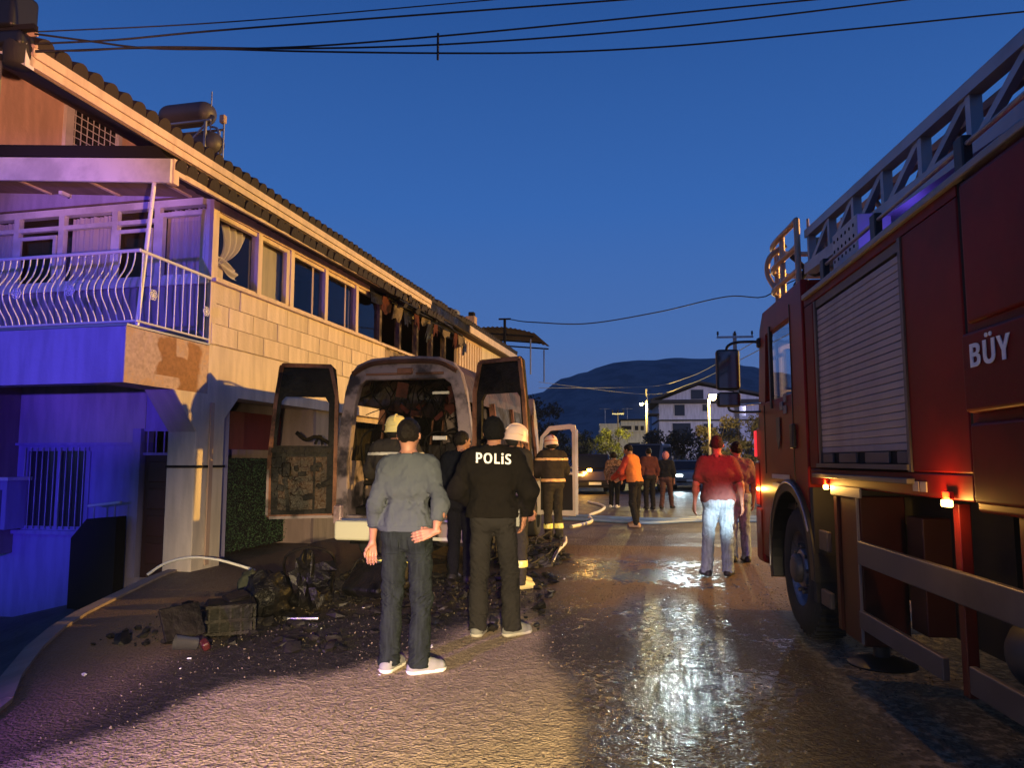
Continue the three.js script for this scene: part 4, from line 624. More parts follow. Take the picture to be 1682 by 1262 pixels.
const smin = (a, b, k) => { const h = Math.max(k - Math.abs(a - b), 0) / k; return Math.min(a, b) - h * h * k * .25; };
function field(bones, k) { // bones: [ax,ay,az,bx,by,bz,ra,rb]
  const B2 = bones.map(([a, b, ra, rb = ra]) => [...a, b[0] - a[0], b[1] - a[1], b[2] - a[2], ra, rb - ra, 1 / ((b[0] - a[0]) ** 2 + (b[1] - a[1]) ** 2 + (b[2] - a[2]) ** 2 + 1e-9)]);
  return (x, y, z) => { let d = 1e3; for (let i = 0; i < B2.length; i++) { const q = B2[i], px = x - q[0], py = y - q[1], pz = z - q[2]; let t = (px * q[3] + py * q[4] + pz * q[5]) * q[8]; t = t < 0 ? 0 : t > 1 ? 1 : t; const ex = px - q[3] * t, ey = py - q[4] * t, ez = pz - q[5] * t; d = smin(d, Math.sqrt(ex * ex + ey * ey + ez * ez) - q[6] - q[7] * t, k); } return d; };
}
function bounds(bones, pad) { const lo = [9, 9, 9], hi = [-9, -9, -9]; for (const [a, b, r, r2 = r] of bones) for (const p of [a, b]) for (let k = 0; k < 3; k++) { lo[k] = Math.min(lo[k], p[k] - Math.max(r, r2) - pad); hi[k] = Math.max(hi[k], p[k] + Math.max(r, r2) + pad); } return [lo, hi]; }
const mixp = (a, b, t) => a.map((x, i) => x + (b[i] - x) * t);
function handGeo(side, curl, spread, cell) { // wrist at origin, fingers along -y, palm towards -z, thumb on +x * side
  const b = [], xs = [-.033, -.011, .011, .032], len = [.78, .95, 1, .92];
  xs.forEach((x, i) => {
    b.push([[x * .45 * side, -.008, 0], [x * side, -.088, .002], .0145, .0125]);
    let p = [x * side, -.088, .002], a = curl[0] + i * .03; const L = [.043, .027, .021];
    for (let s = 0; s < 3; s++) { const l = L[s] * len[i], q = [p[0] + x * spread * l * side, p[1] - Math.cos(a) * l, p[2] - Math.sin(a) * l]; b.push([p, q, .0098 - s * .0008, .0092 - s * .001]); p = q; a += curl[1 + Math.min(s, 1)]; }
  });
  b.push([[.018 * side, -.02, -.006], [.046 * side, -.058, -.014], .015, .0115], [[.046 * side, -.058, -.014], [.058 * side, -.085, -.028], .0112, .0102], [[.058 * side, -.085, -.028], [.058 * side, -.108, -.038], .0102, .0085], [[0, .03, 0], [0, -.01, 0], .026, .024]);
  const f = field(b, .009), [lo, hi] = bounds(b, .008); return nets(f, lo, hi, cell);
}
const skinM = [mat({ color: [.29, .135, .088], roughness: .55 }), mat({ color: [.42, .22, .14], roughness: .55 })], hairM = mat({ specularIntensity: .2, color: [.010, .0075, .006], roughness: .5, bumpMap: greyTex(fbm(256, 8, 4, .6, 4), 256, .06), bumpScale: .004 }), eyeM = mat({ color: [.03, .02, .015], roughness: .2 });
const cloth = (c, o = {}) => mat({ specularIntensity: .15, color: c, roughness: .92, bumpMap: texWeave, bumpScale: .0012, map: texWear, ...o });
const denim = (c) => cloth(c, { map: greyTex(contrast(streakN, .2, .8), 512, .35, .6, 1) });
const stripeM = mat({ color: [.78, .74, .22], roughness: .35, sheen: 0 }), stripeO = mat({ color: [.75, .45, .2], roughness: .4 }), helmetM = mat({ color: [.82, .70, .26], roughness: .3, clearcoat: .6, map: texWear }), helmetP = mat({ color: [.85, .62, .48], roughness: .35, clearcoat: .4 }), leatherM = mat({ specularIntensity: .5, color: [.02, .018, .017], roughness: .5 }), soleM = mat({ color: [.72, .70, .62], roughness: .6 });
function person(o) {
  const t = thing('person', o.label, 'person', [o.x, o.y ?? 0, o.z], o.turn ?? 0, o.group), c = o.cell ?? .014, s = (o.h ?? 1.75) / 1.75, fat = o.fat ?? 1;
  t.scale.setScalar(s);
  const rx = o.lean ?? 0, rz = o.tilt ?? 0, cy = Math.cos(rx), sy = Math.sin(rx), cz = Math.cos(rz), sz = Math.sin(rz);
  const up = ([x, y, z]) => { y -= .95; let y1 = y * cy + z * sy, z1 = -y * sy + z * cy; [x, y1] = [x * cz - y1 * sz, x * sz + y1 * cz]; return [x, y1 + .95, z1]; }; // leans forward (-z) and sideways
  const p = o.p ?? {}, J = (k, d, m) => { const L = k + 'L', R = k + 'R'; return [p[L] ?? (m ? up : (q) => q)([-d[0], d[1], d[2]]), p[R] ?? (m ? up : (q) => q)(d)]; };
  const hip = J('hip', [.085, .91, .0]), kne = J('kne', [.095, .5, -.015]), ank = J('ank', [.1, .09, .02]), sho = J('sho', [.178, 1.41, .0], true), elb = J('elb', [.235, 1.13, .03], true), wri = J('wri', [.24, .88, -.03], true);
  const nek = up([0, 1.46, .005]), hed = p.hed ?? up([0, 1.615, -.02]);
  const tor = [[up([-.072, .96, 0]), up([.072, .96, 0]), .103 * fat], [up([-.062, 1.1, 0]), up([.062, 1.1, 0]), .094 * fat], [up([-.085, 1.26, .005]), up([.085, 1.26, .005]), .104 * fat], [up([-.125, 1.385, .01]), up([.125, 1.385, .01]), .07]];
  const traps = [[nek, mixp(nek, sho[0], .8), .052, .05], [nek, mixp(nek, sho[1], .8), .052, .05]];
  const arms = [], fore = [], legs = [], shins = [];
  for (const i of [0, 1]) { arms.push([sho[i], elb[i], .054, .042]); fore.push([elb[i], mixp(elb[i], wri[i], .35), .041, .040], [mixp(elb[i], wri[i], .35), wri[i], .040, .028]); legs.push([hip[i], kne[i], .085 * fat, .056]); shins.push([kne[i], mixp(kne[i], ank[i], .35), .054, .054], [mixp(kne[i], ank[i], .35), ank[i], .054, .036]); }
  const butt = [[[-.078, .92, .04], [.078, .92, .04], .092 * fat]];
  const foot = [0, 1].map((i) => { const a = ank[i], y = (p['toe' + 'LR'[i]] ?? [0])[0], dx = Math.sin(y), dz = -Math.cos(y), g = a[1] - .09; return [[[a[0] - dx * .035, g + .04, a[2] - dz * .035], [a[0] + dx * .15, g + .034, a[2] + dz * .15], .043, .038], [[a[0], g + .09, a[2]], [a[0] + dx * .09, g + .05, a[2] + dz * .09], .045, .038]]; });
  // body, head and hands, one continuous figure
  const all = [...tor, ...traps, ...arms, ...fore, ...legs, ...shins, ...butt, ...foot.map((f) => f[0]), [up([0, 1.44, .005]), mixp(nek, hed, .6), .056, .052]];
  const bf = field(all, .05), bb = bounds(all, .03), parts = [nets((x, y, z) => bf(x, y, z) + .004, bb[0], bb[1], c * 1.15)];
  const hy = o.headYaw ?? 0, hp = o.headPitch ?? 0, hr = o.headRoll ?? 0, HM = M4().makeRotationFromEuler(new THREE.Euler(hp, hy, hr, 'YXZ')).setPosition(...hed), hc = o.headCell ?? .006;
  const ell = (x, y, z, a, b, q) => { const k0 = Math.hypot(x / a, y / b, z / q), k1 = Math.hypot(x / a / a, y / b / b, z / q / q); return k0 * (k0 - 1) / (k1 || 1e-6); };
  const jaw = field([[[0, -.03, -.035], [0, -.072, -.052], .055, .036], [[0, -.1, .02], [0, -.03, .015], .05, .055]], .02), nose = field([[[0, .018, -.092], [0, -.018, -.108], .009, .0135], [[-.011, -.02, -.098], [.011, -.02, -.098], .008]], .01), ears = field([[[-.079, .012, .012], [-.08, -.012, .008], .012, .009], [[.079, .012, .012], [.08, -.012, .008], .012, .009]], .006), lips = field([[[-.019, -.053, -.088], [.019, -.053, -.088], .007]], .006);
  const hf = (x, y, z) => { let d = smin(ell(x, y - .03, z - .012, .075, .098, .096), jaw(x, y, z), .035); d = smin(d, ell(x, y - .028, z + .082, .05, .012, .014), .02); d = smin(d, nose(x, y, z), .012); d = smin(d, lips(x, y, z), .008); d = smin(d, ears(x, y, z), .008); const e = Math.hypot(Math.abs(x) - .031, y - .008, z + .098) - .0125; return -smin(-d, e, .01); };
  parts.push(nets(hf, [-.11, -.17, -.14], [.11, .15, .13], hc).applyMatrix4(HM));
  for (const i of [0, 1]) {
    if (o.noHand?.[i]) continue;
    const sd = i ? 1 : -1, w = V(...wri[i]), dir = (p['hand' + 'LR'[i]] ? V(...p['hand' + 'LR'[i]]) : w.clone().sub(V(...elb[i]))).normalize();
    const palm = p['palm' + 'LR'[i]] ? V(...p['palm' + 'LR'[i]]) : V(-sd * .8, 0, -.35); // the way the palm looks
    const y = dir.clone().negate(), z = palm.clone().negate().addScaledVector(y, palm.dot(y)).normalize(), x = new THREE.Vector3().crossVectors(y, z);
    // the thumb side: forward for hanging arms
    const th = p['thumb' + 'LR'[i]] ? V(...p['thumb' + 'LR'[i]]) : V(0, 0, -1), side = x.dot(th) >= 0 ? 1 : -1;
    const m = M4().makeBasis(x.multiplyScalar(.92), y.multiplyScalar(.92), z.multiplyScalar(.92)).setPosition(w.addScaledVector(dir, .012));
    parts.push(handGeo(side, p['curl' + 'LR'[i]] ?? [.22, .38, .3], .6, o.handCell ?? .0055).applyMatrix4(m));
  }
  mesh('body', boxUV(mergeGeometries(parts)), o.skin ?? skinM[0], t);
  { const e = B(); for (const q of [-1, 1]) e.add(new THREE.SphereGeometry(.0105, 8, 6), M4().multiplyMatrices(HM, tr(q * .031, .008, -.088))); e.build('eyes', eyeM, t); }
  const crease = (amp) => (x, y, z) => amp * (.6 * noise3(x * 6 + o.x, y * 9, z * 6) + .75 * Math.pow(Math.abs(noise3(x * 9 + y * 5, y * 19 - Math.abs(x) * 12, z * 9 + o.z)), 1.4) * (.35 + 1.2 * Math.exp(-Math.pow((y - .5) / .14, 2)) + 1.3 * Math.exp(-Math.pow((y - .12) / .12, 2)) + .7 * Math.exp(-Math.pow((y - .82) / .1, 2))));
  const fold = (amp) => (x, y, z) => amp * (.75 * noise3(x * 8 + y * 2.5 + o.x * 9, y * 6 - x * 3, z * 8) + .4 * noise3(x * 20 + y * 9, y * 16 - x * 8 + o.z, z * 20));
  const wear = (name, bones, infl, k, clip, m, amp = .006, cell = c) => {
    const f = field(bones, k), fo = name === 'trousers' ? crease(amp * 1.5) : fold(amp), [lo, hi] = bounds(bones, infl + .02);
    const ff = (x, y, z) => { const d = f(x, y, z) - infl; if (d > .05 || d < -.08) return Math.max(d, clip ? clip(x, y, z) : -1); return Math.max(d + fo(x, y, z), clip ? clip(x, y, z) : -1); };
    const g = nets(ff, lo, hi, cell); if (!g.attributes.position.count) return ff; mesh(name, boxUV(g), m, t); return ff;
  };
  // trousers and shoes
  const legB = [...legs.map(([a, b, r, q]) => [a, b, r, q + .008]), ...[0, 1].map((i) => [kne[i], [ank[i][0], ank[i][1] - .035, ank[i][2]], .062, o.hemR ?? .055]), ...butt, tor[0]];
  const hem = Math.min(ank[0][1], ank[1][1]) - .045, rise = o.rise ?? .99;
  wear('trousers', legB, .014, .03, (x, y, z) => Math.max(y - rise - (z > 0 ? .01 : 0), hem - y), o.trousers, .008);
  if (o.pockets) for (const q of [-1, 1]) wear('back_pocket', legB, .019, .03, (x, y, z) => Math.max(Math.abs(x - q * .088) - .058, Math.abs(y - .865) - .062, .02 - z, y - .93 + Math.abs(x - q * .09) * .0), o.pocketM ?? o.trousers, .002);
  if (o.belt) wear('belt', [tor[0], ...butt], .017, .05, (x, y) => Math.abs(y - .992) - .017, o.belt, 0);
  for (const i of [0, 1]) { wear('shoe', foot[i], .008, .03, (x, y) => .004 + ank[i][1] - .09 - y, o.shoes ?? leatherM, .001, Math.min(c, .009)); if (o.soles) wear('sole', [foot[i][0]], .014, .03, (x, y) => Math.max(ank[i][1] - .09 + .002 - y, y - (ank[i][1] - .09) - .03), o.soles, 0, Math.min(c, .009)); }
  // top
  const sl = o.sleeve ?? 1, armB = []; // sleeve length: .5 elbow, 1 wrist
  for (const i of [0, 1]) { armB.push([sho[i], mixp(sho[i], elb[i], Math.min(1, sl * 2)), o.armR ?? .056, (o.armR ?? .056) - (sl < .5 ? 0 : .007)]); if (sl > .5) armB.push([elb[i], mixp(elb[i], wri[i], Math.min(.97, sl * 2 - 1)), (o.armR ?? .056) - .008, .042 - (sl > .9 ? .006 : 0)]); }
  const topB = [...tor, ...armB, ...traps.map(([a, b]) => [a, b, .045, .05]), ...(o.hemDrop ? [[up([-.075, o.hemDrop, .012]), up([.075, o.hemDrop, .012]), .108 * fat]] : [])], infl = o.bulk ?? .016;
  const topClip = (x, y, z) => { const q = y - (o.hemY ?? .945); return -q; };
  const inv = (x, y, z) => { z = z; const y0 = y - .95; return [x, y0, z]; };
  const neckCut = (x, y, z) => Math.min(.058 - Math.hypot(x - nek[0], z - nek[2]), y - nek[1] + .02) > 0 ? .01 : Math.max(-.02, Math.min(.058 - Math.hypot(x - nek[0], z - nek[2]), y - nek[1] + .02));
  const tf = wear('top', topB, infl, .045, (x, y, z) => Math.max(topClip(x, y, z), neckCut(x, y, z)), o.top, o.fold ?? .008);
  t.userData.topField = undefined;
  if (o.band) { wear('hem_band', topB, infl + .005, .045, (x, y) => Math.abs(y - (o.hemY ?? .945) - .024) - .022, o.top, .006); mesh('collar', boxUV(B().add(new THREE.TorusGeometry(.062, .013, 8, 24), M4().multiplyMatrices(tr(nek[0], nek[1] + .012, nek[2]), rot(1.35, 0, 0))).geo()), o.top, t); }
  for (const [y0, hh, m] of o.stripes ?? []) wear('reflective_stripe', topB, infl + .006, .045, (x, y) => Math.max(Math.abs(y - y0) - hh), m, o.fold ?? .008);
  for (const [y0, hh, m] of o.legStripes ?? []) wear('leg_stripe', legB, .021, .03, (x, y) => Math.abs(y - y0) - hh, m, .008);
  if (o.vest) wear('vest', [...tor, ...traps], infl + .014, .045, (x, y, z) => Math.max(.93 - y, neckCut(x, y, z)), o.vest, .008);
  // hair, cap, helmet or hood
  const headWear = (name, infl2, keep, m, amp = .003) => { const g = nets((x, y, z) => Math.max(ell(x, y - .03, z - .012, .075, .098, .096) - infl2 - amp * noise3(x * 25, y * 25, z * 25), keep(x, y, z)), [-.13, -.16, -.15], [.13, .18, .15], hc).applyMatrix4(HM); mesh(name, boxUV(g), m, t); };
  if (o.hair !== 0) headWear('hair', o.hairThick ?? .0065, (x, y, z) => Math.max(-(y + .055 - (z < .02 ? (.02 - z) * 1.5 : 0)), -(z + .07 + Math.max(0, y - .055) * 2)), o.hair ?? hairM);
  if (o.cap) { headWear('cap', .018, (x, y) => .045 - y, o.cap, 0); mesh('cap_peak', B().rbox(0, .052, -.13, .13, .012, .09, .005).geo().applyMatrix4(HM), o.cap, t); }
  if (o.hood) headWear('hood', .03, (x, y, z) => Math.max(-(y + .12), -(z + .055 + .3 * Math.max(0, y))), o.hood, .006);
  if (o.helmet) {
    const hm = M4().multiplyMatrices(HM, tr(0, .035, .008)), L = [[.001, .135], [.04, .132], [.075, .118], [.102, .088], [.116, .045], [.119, .0], [.121, -.035], [.132, -.05], [.128, -.056], [.112, -.04]];
    const g = B().lathe(L, 30, M4().multiplyMatrices(hm, M4().makeScale(1, 1, 1.12))); const h = g.build('helmet', o.helmet, t);
    const q = B(); q.tube([[0, .08, -.128], [0, .125, -.07], [0, .141, 0], [0, .125, .07], [0, .06, .133]], .011, 6, 18); q.tube([[-.118, .02, -.03], [-.118, .028, .03], [-.09, .02, .09], [0, .015, .135], [.09, .02, .09], [.118, .028, .03], [.118, .02, -.03]], .008, 5, 24); const m2 = mesh('helmet_ridge', q.geo().applyMatrix4(hm), o.ridge ?? o.helmet, h);
    const nk = headWear('neck_guard', .03, (x, y, z) => Math.max(y + .0, -(y + .13), -(z - .01)), leatherM, 0);
    mesh('chin_strap', B().tube([[-.08, 0, -.01], [-.07, -.08, -.04], [0, -.115, -.06], [.07, -.08, -.04], [.08, 0, -.01]], .006).geo().applyMatrix4(HM), leatherM, t);
  }
  return { t, tf, J: { hip, kne, ank, sho, elb, wri, hed, nek } };
}
const dirOf = (a) => a;
person({ label: 'man in grey sweater and jeans with his right hand on his hip', x: -1.3, z: -5.16, turn: rad(2), h: 1.72, cell: .0115, handCell: .0045, headCell: .0045, headRoll: .02, headYaw: -.12, headPitch: -.06,
  p: { shoL: [-.155, 1.40, .0], shoR: [.158, 1.415, .0], elbL: [-.222, 1.13, .05], wriL: [-.245, .89, .0], palmL: [.45, 0, .8], thumbL: [-.9, 0, .3], curlL: [.25, .3, .25], elbR: [.25, 1.15, .11], wriR: [.225, .965, .135], handR: [-.85, -.22, .1], palmR: [-.1, -.25, -.8], thumbR: [0, 1, 0], curlR: [.1, .2, .15], ankL: [-.115, .09, .0], ankR: [.1, .09, .04], kneL: [-.105, .5, -.02], kneR: [.105, .5, -.01], toeL: [.25], toeR: [1.05], handL: [-.05, -1, .05] },
  sleeve: .72, top: cloth([.060, .070, .084]), trousers: denim([.018, .023, .024]), pockets: true, pocketM: denim([.018, .023, .026]), band: true, belt: leatherM, hemY: .955, hemDrop: 1.0, shoes: cloth([.25, .25, .24]), soles: soleM, hemR: .062, bulk: .011, fold: .010, armR: .049, fat: .9, skin: skinM[0] });
const officer = person({ label: 'police officer in black jacket with white lettering on the back', x: -.86, z: -6.3, turn: rad(6), h: 1.79, cell: .0125, handCell: .005, headYaw: .25, headPitch: .05, headRoll: .08,
  p: { elbL: [-.30, 1.14, -.06], wriL: [-.14, 1.02, -.26], elbR: [.29, 1.15, .06], wriR: [.255, .93, -.09], ankL: [-.12, .09, .03], ankR: [.15, .09, .03], kneL: [-.11, .5, 0], kneR: [.135, .5, -.01], toeL: [.2], toeR: [.9], handR: [-.1, -.8, -.4] },
  top: cloth([.0085, .0072, .0065]), trousers: cloth([.020, .0185, .019]), hemY: .93, hemDrop: .98, band: true, bulk: .026, hemR: .066, shoes: cloth([.18, .18, .18]), soles: mat({ color: [.35, .33, .3] }), fold: .009, hair: mat({ specularIntensity: .1, color: [.006, .006, .007], roughness: .9 }), hairThick: .015, fat: 1.02 });
{ // lettering laid on the jacket
  const font = await new FontLoader().loadAsync('fonts/droid/droid_sans_bold.typeface.json');
  const g = new TextGeometry('POLiS', { font, size: .083, depth: .002, curveSegments: 4 }); g.computeBoundingBox(); const w = g.boundingBox.max.x;
  const p = g.attributes.position, f = officer.tf;
  for (let i = 0; i < p.count; i++) { const x = (p.getX(i) - w / 2) * .95, y = 1.365 + p.getY(i) - x * .05; let z = .32; for (let k = 0; k < 60; k++) { const d = f(x, y, z); if (d < .0015) break; z -= Math.max(d * .6, .001); } p.setXYZ(i, x, y, z + .004 + p.getZ(i)); }
  g.computeVertexNormals(); mesh('lettering', boxUV(new GB().add(g).geo()), mat({ color: [.8, .8, .8], roughness: .5 }), officer.t);
  B().rbox(.2, .93, .02, .05, .16, .09, .015).build('holster', MT.black, officer.t); B().rbox(.17, 1.0, -.02, .09, .05, .06, .01).build('radio', MT.black, officer.t);
}
person({ label: 'man in dark T-shirt and pale jeans lit red and white by the truck', x: 1.5, z: -9.75, turn: rad(-4), h: 1.74, cell: .015, handCell: .006, headPitch: -.12, headYaw: -.1, fat: 1.12,
  p: { elbL: [-.265, 1.14, .02], wriL: [-.285, .90, -.03], elbR: [.27, 1.14, .03], wriR: [.29, .9, -.02], ankL: [-.16, .09, .04], ankR: [.1, .09, -.02], toeL: [-.3], toeR: [.35], kneL: [-.13, .5, 0] },
  sleeve: .36, top: cloth([.13, .055, .05]), trousers: denim([.26, .31, .36]), hemY: .90, hemDrop: .97, hair: mat({ specularIntensity: .2, color: [.03, .022, .02], roughness: .8 }), hairThick: .006, hemR: .062 });
person({ label: 'man in washed-out jeans half hidden between red lit man and truck', x: 1.98, z: -11.1, turn: rad(8), h: 1.7, cell: .018, handCell: .008, headCell: .009, sleeve: .4, top: cloth([.2, .12, .1]), trousers: denim([.3, .36, .4]), hemY: .92 });
const ffTop = cloth([.035, .03, .027]), ffLeg = cloth([.04, .036, .03]);
person({ label: 'firefighter in yellow helmet leaning into the back of the burnt minibus', x: -2.36, z: -8.7, turn: rad(4), h: 1.93, lean: .1, cell: .017, handCell: .008, headCell: .007, top: ffTop, trousers: ffLeg, bulk: .04, helmet: helmetM, hair: 0, stripes: [[1.36, .022, mat({ color: [.5, .48, .42], roughness: .5 })], [1.02, .022, stripeM]], legStripes: [[.24, .03, stripeM]], p: { elbL: [-.28, 1.18, -.18], wriL: [-.2, 1.12, -.42], elbR: [.28, 1.18, -.16], wriR: [.2, 1.1, -.42] } });
person({ label: 'person in navy jacket peering into the minibus between the two standing men', x: -1.6, z: -8.95, turn: rad(-12), h: 1.78, cell: .018, handCell: .008, headCell: .008, headYaw: -.5, top: cloth([.006, .007, .012]), trousers: cloth([.007, .007, .009]), bulk: .03, hemY: .9, sleeve: .95, p: { elbR: [.27, 1.16, -.1], wriR: [.18, 1.05, -.3] } });
person({ label: 'firefighter in pale helmet behind the officer, yellow bands on the boots', x: -.93, z: -8.65, turn: rad(-50), h: 1.8, cell: .017, handCell: .008, headCell: .006, headYaw: -.2, headPitch: -.15, top: ffTop, trousers: ffLeg, bulk: .04, helmet: helmetP, hair: 0, skin: skinM[0], stripes: [[1.02, .022, stripeM]], legStripes: [[.27, .04, stripeM]], shoes: mat({ color: [.55, .48, .2], roughness: .5 }), p: { ankL: [-.1, .09, -.1], ankR: [.16, .09, .05] } });
person({ label: 'firefighter with banded jacket standing in front of the open passenger door', x: -.8, z: -14, turn: rad(28), h: 1.86, lean: .1, cell: .018, handCell: .008, headCell: .007, headPitch: -.2, top: ffTop, trousers: ffLeg, bulk: .045, helmet: helmetP, ridge: mat({ color: [.5, .1, .05], roughness: .4 }), hair: 0, stripes: [[1.36, .025, stripeO], [1.0, .032, stripeO]], legStripes: [[.22, .05, stripeM]], p: { elbR: [.28, 1.16, -.12], wriR: [.2, 1.02, -.3], elbL: [-.28, 1.16, -.1], wriL: [-.18, 1.05, -.32] } });
const folk = 'people standing together further down the road';
person({ label: 'person in orange vest and dark trousers bending towards a companion', x: .82, z: -16.7, turn: rad(58), h: 1.8, lean: .2, cell: .02, handCell: .009, headCell: .009, headPitch: -.35, top: cloth([.4, .06, .045]), vest: cloth([.62, .20, .06]), trousers: cloth([.02, .018, .018]), bulk: .024, p: { elbR: [.25, 1.14, -.2], wriR: [.14, 1.0, -.42], elbL: [-.25, 1.14, -.2], wriL: [-.14, 1.02, -.44], ankL: [-.12, .09, .1], ankR: [.12, .09, -.06] }, shoes: cloth([.4, .25, .15]) });
person({ label: 'person in brown patterned jacket and black trousers with white shoes', x: .52, z: -23.4, turn: rad(-20), h: 1.68, cell: .022, handCell: .01, headCell: .01, top: cloth([.34, .19, .11], { map: greyTex(contrast(fineN, .42, .56), 512, .55, .25, 1) }), trousers: cloth([.015, .014, .014]), bulk: .035, hair: hairM, hairThick: .03, hemY: .86, hemDrop: .9, shoes: mat({ color: [.75, .7, .62] }) });
person({ label: 'person in dark clothes standing just behind the orange vest', x: 1.52, z: -22.6, turn: rad(15), h: 1.8, cell: .022, handCell: .01, headCell: .01, top: cloth([.09, .03, .03]), trousers: cloth([.02, .018, .02]), bulk: .025 });
person({ label: 'person in black top, brown trousers and pink cap walking off', x: 2.06, z: -23.2, turn: rad(-15), h: 1.68, cell: .022, handCell: .01, headCell: .01, top: cloth([.02, .02, .024]), trousers: cloth([.11, .055, .05]), bulk: .03, fat: 1.1, hair: 0, hood: cloth([.62, .24, .26]), p: { ankL: [-.12, .09, .22], kneL: [-.1, .5, .06], ankR: [.13, .09, -.2], kneR: [.11, .5, -.12], toeR: [.2] } });
// ------------------------------------------------------------------ beyond the junction: hill, houses, trees, poles, vehicles
{ // the hill that closes the valley
  const ridge = [[-1500, 20], [-420, 30], [-180, 52], [-66, 84], [-42, 99], [-13, 108], [8, 115], [30, 120], [62, 121.5], [90, 122], [143, 122], [175, 113], [205, 105], [260, 92], [420, 84], [800, 60], [1500, 30]];
  const H = (x) => { for (let i = 1; i < ridge.length; i++) if (x <= ridge[i][0]) { const [a, h] = ridge[i - 1], [b, k] = ridge[i], t = (x - a) / (b - a); return h + (k - h) * t * t * (3 - 2 * t); } return 20; };
  const nx = 260, nz = 40, g = new THREE.PlaneGeometry(2600, 900, nx, nz); g.rotateX(-Math.PI / 2); g.translate(0, 0, -1000);
  const p = g.attributes.position;
  for (let i = 0; i < p.count; i++) { const x = p.getX(i), z = p.getZ(i), t = (z + 1450) / 900, f = t < .6 ? 1 : Math.max(0, 1 - (t - .6) / .4), s = f * f * (3 - 2 * f), k = t < .35 ? sstep(0, .35, t) * .35 + .65 : 1; const zz = z < -910 ? Math.min(s, k) : s; p.setY(i, H(x * 900 / -Math.min(z, -560) * (z > -900 ? 1 : 1)) * zz + (noise3(x * .02, 0, z * .02) * 1.6 + noise3(x * .08, 3, z * .08) * .9) * zz - 1.5); }
  g.computeVertexNormals(); boxUV(g);
  tag(mesh('hill', g, mat({ color: [.21, .19, .19], roughness: 1, map: greyTex(contrast(coarseN, .3, .7), 512, 60, .6, 1) })), 'dark wooded hill behind the village', null, null, 'structure');  // grey raised to put distant haze into the hill colour
}
const win = (g, x0, x1, y0, y1, z) => g.bx(x0, x1, y0, y1, z, z + .06);
{ // gabled white house
  const h = thing('gabled_house', 'pale three storey gabled house below the hill, seen left of the truck mirror', 'house', [9.2, 0, -70]);
  const L = wall([.62, .58, .66], { bumpScale: .01 }), D = mat({ color: [.035, .03, .03], roughness: .8 }), G = mat({ color: [.02, .022, .035], roughness: .15 });
  B().bx(-3.5, 7.5, -1, 6.62, -9, 0).build('wall', L, h);
  { const r = B(); r.ext([[-3.4, 6.9], [.1, 8.25], [6.6, 6.9]], .25, tr(0, 0, -.25)); r.build('gable', L, h); }
  { const r = B(); r.beam([-4.3, 6.92, -4], [.1, 8.52, -4], 9.6, .16); r.beam([.1, 8.52, -4], [7.9, 6.85, -4], 9.6, .16); r.build('roof', D, h); }
  B().bx(-4.3, 7.9, 6.6, 6.9, -8.5, .9).build('eaves', D, h); B().bx(-3.6, 7.6, 5.02, 5.14, -8.5, .25).build('floor_band', D, h);
  for (const [x0, x1, y0, y1] of [[-.6, .5, 7.0, 7.85], [-2.1, -1.2, 5.5, 6.5], [.4, 1.0, 5.9, 6.5], [3.2, 4.2, 5.4, 6.5], [5.6, 6.6, 5.4, 6.5], [-2.3, -.7, 3.3, 4.8], [.45, 1.25, 4.1, 4.75], [2.0, 3.6, 3.3, 4.8], [4.6, 5.8, 3.6, 4.8], [-2.3, -1.2, 1, 2.4], [1, 2.2, 1, 2.4], [4, 5.2, 1, 2.4]]) { const f = B(); win(f, x0 - .07, x1 + .07, y0 - .07, y1 + .07, .0); const w = f.build('window', mat({ color: [.5, .46, .5], roughness: .7 }), h); win(B(), x0, x1, y0, y1, .04).build('pane', G, w); }
  for (const y of [2.2, 4.05, 5.6]) { B().bx(-4.5, -3.5, y, y + .12, -3, .3).build('balcony', D, h); const r = B(); for (let k = 0; k < 7; k++) r.cyl([-4.45, y + .12, .25 - k * .4], [-4.45, y + 1, .25 - k * .4], .025, .025, 5); r.cyl([-4.45, y + 1, .25], [-4.45, y + 1, -2.6], .03, .03, 5); r.build('balcony_rail', mat({ color: [.4, .38, .42], roughness: .6 }), h); }
}
{ // low yellow-lit house
  const h = thing('flat_roofed_house', 'low flat roofed house lit yellow by the street lamp', 'house', [2.4, 0, -68]);
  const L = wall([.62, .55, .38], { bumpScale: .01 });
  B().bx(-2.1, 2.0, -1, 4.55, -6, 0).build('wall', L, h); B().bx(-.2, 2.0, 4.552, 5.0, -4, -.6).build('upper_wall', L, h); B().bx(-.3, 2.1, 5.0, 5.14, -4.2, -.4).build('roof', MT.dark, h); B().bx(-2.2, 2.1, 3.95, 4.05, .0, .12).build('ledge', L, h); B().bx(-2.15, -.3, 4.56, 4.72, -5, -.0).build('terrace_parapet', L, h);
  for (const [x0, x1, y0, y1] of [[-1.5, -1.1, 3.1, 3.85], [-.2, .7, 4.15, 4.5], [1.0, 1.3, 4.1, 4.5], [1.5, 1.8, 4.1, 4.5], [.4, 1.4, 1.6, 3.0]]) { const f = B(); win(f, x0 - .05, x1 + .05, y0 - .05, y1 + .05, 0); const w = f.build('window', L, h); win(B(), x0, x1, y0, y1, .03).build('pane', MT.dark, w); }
  for (const x of [-1.6, .4]) { const a = B(); a.cyl([x, 4.6, -1], [x, 6.2, -1], .03); a.cyl([x - .5, 6.1, -1], [x + .5, 6.1, -1], .025); for (let k = -2; k < 3; k++) a.cyl([x + k * .2, 6.1, -1.3], [x + k * .2, 6.1, -.7], .015); a.build('antenna', MT.galv, h); }
}
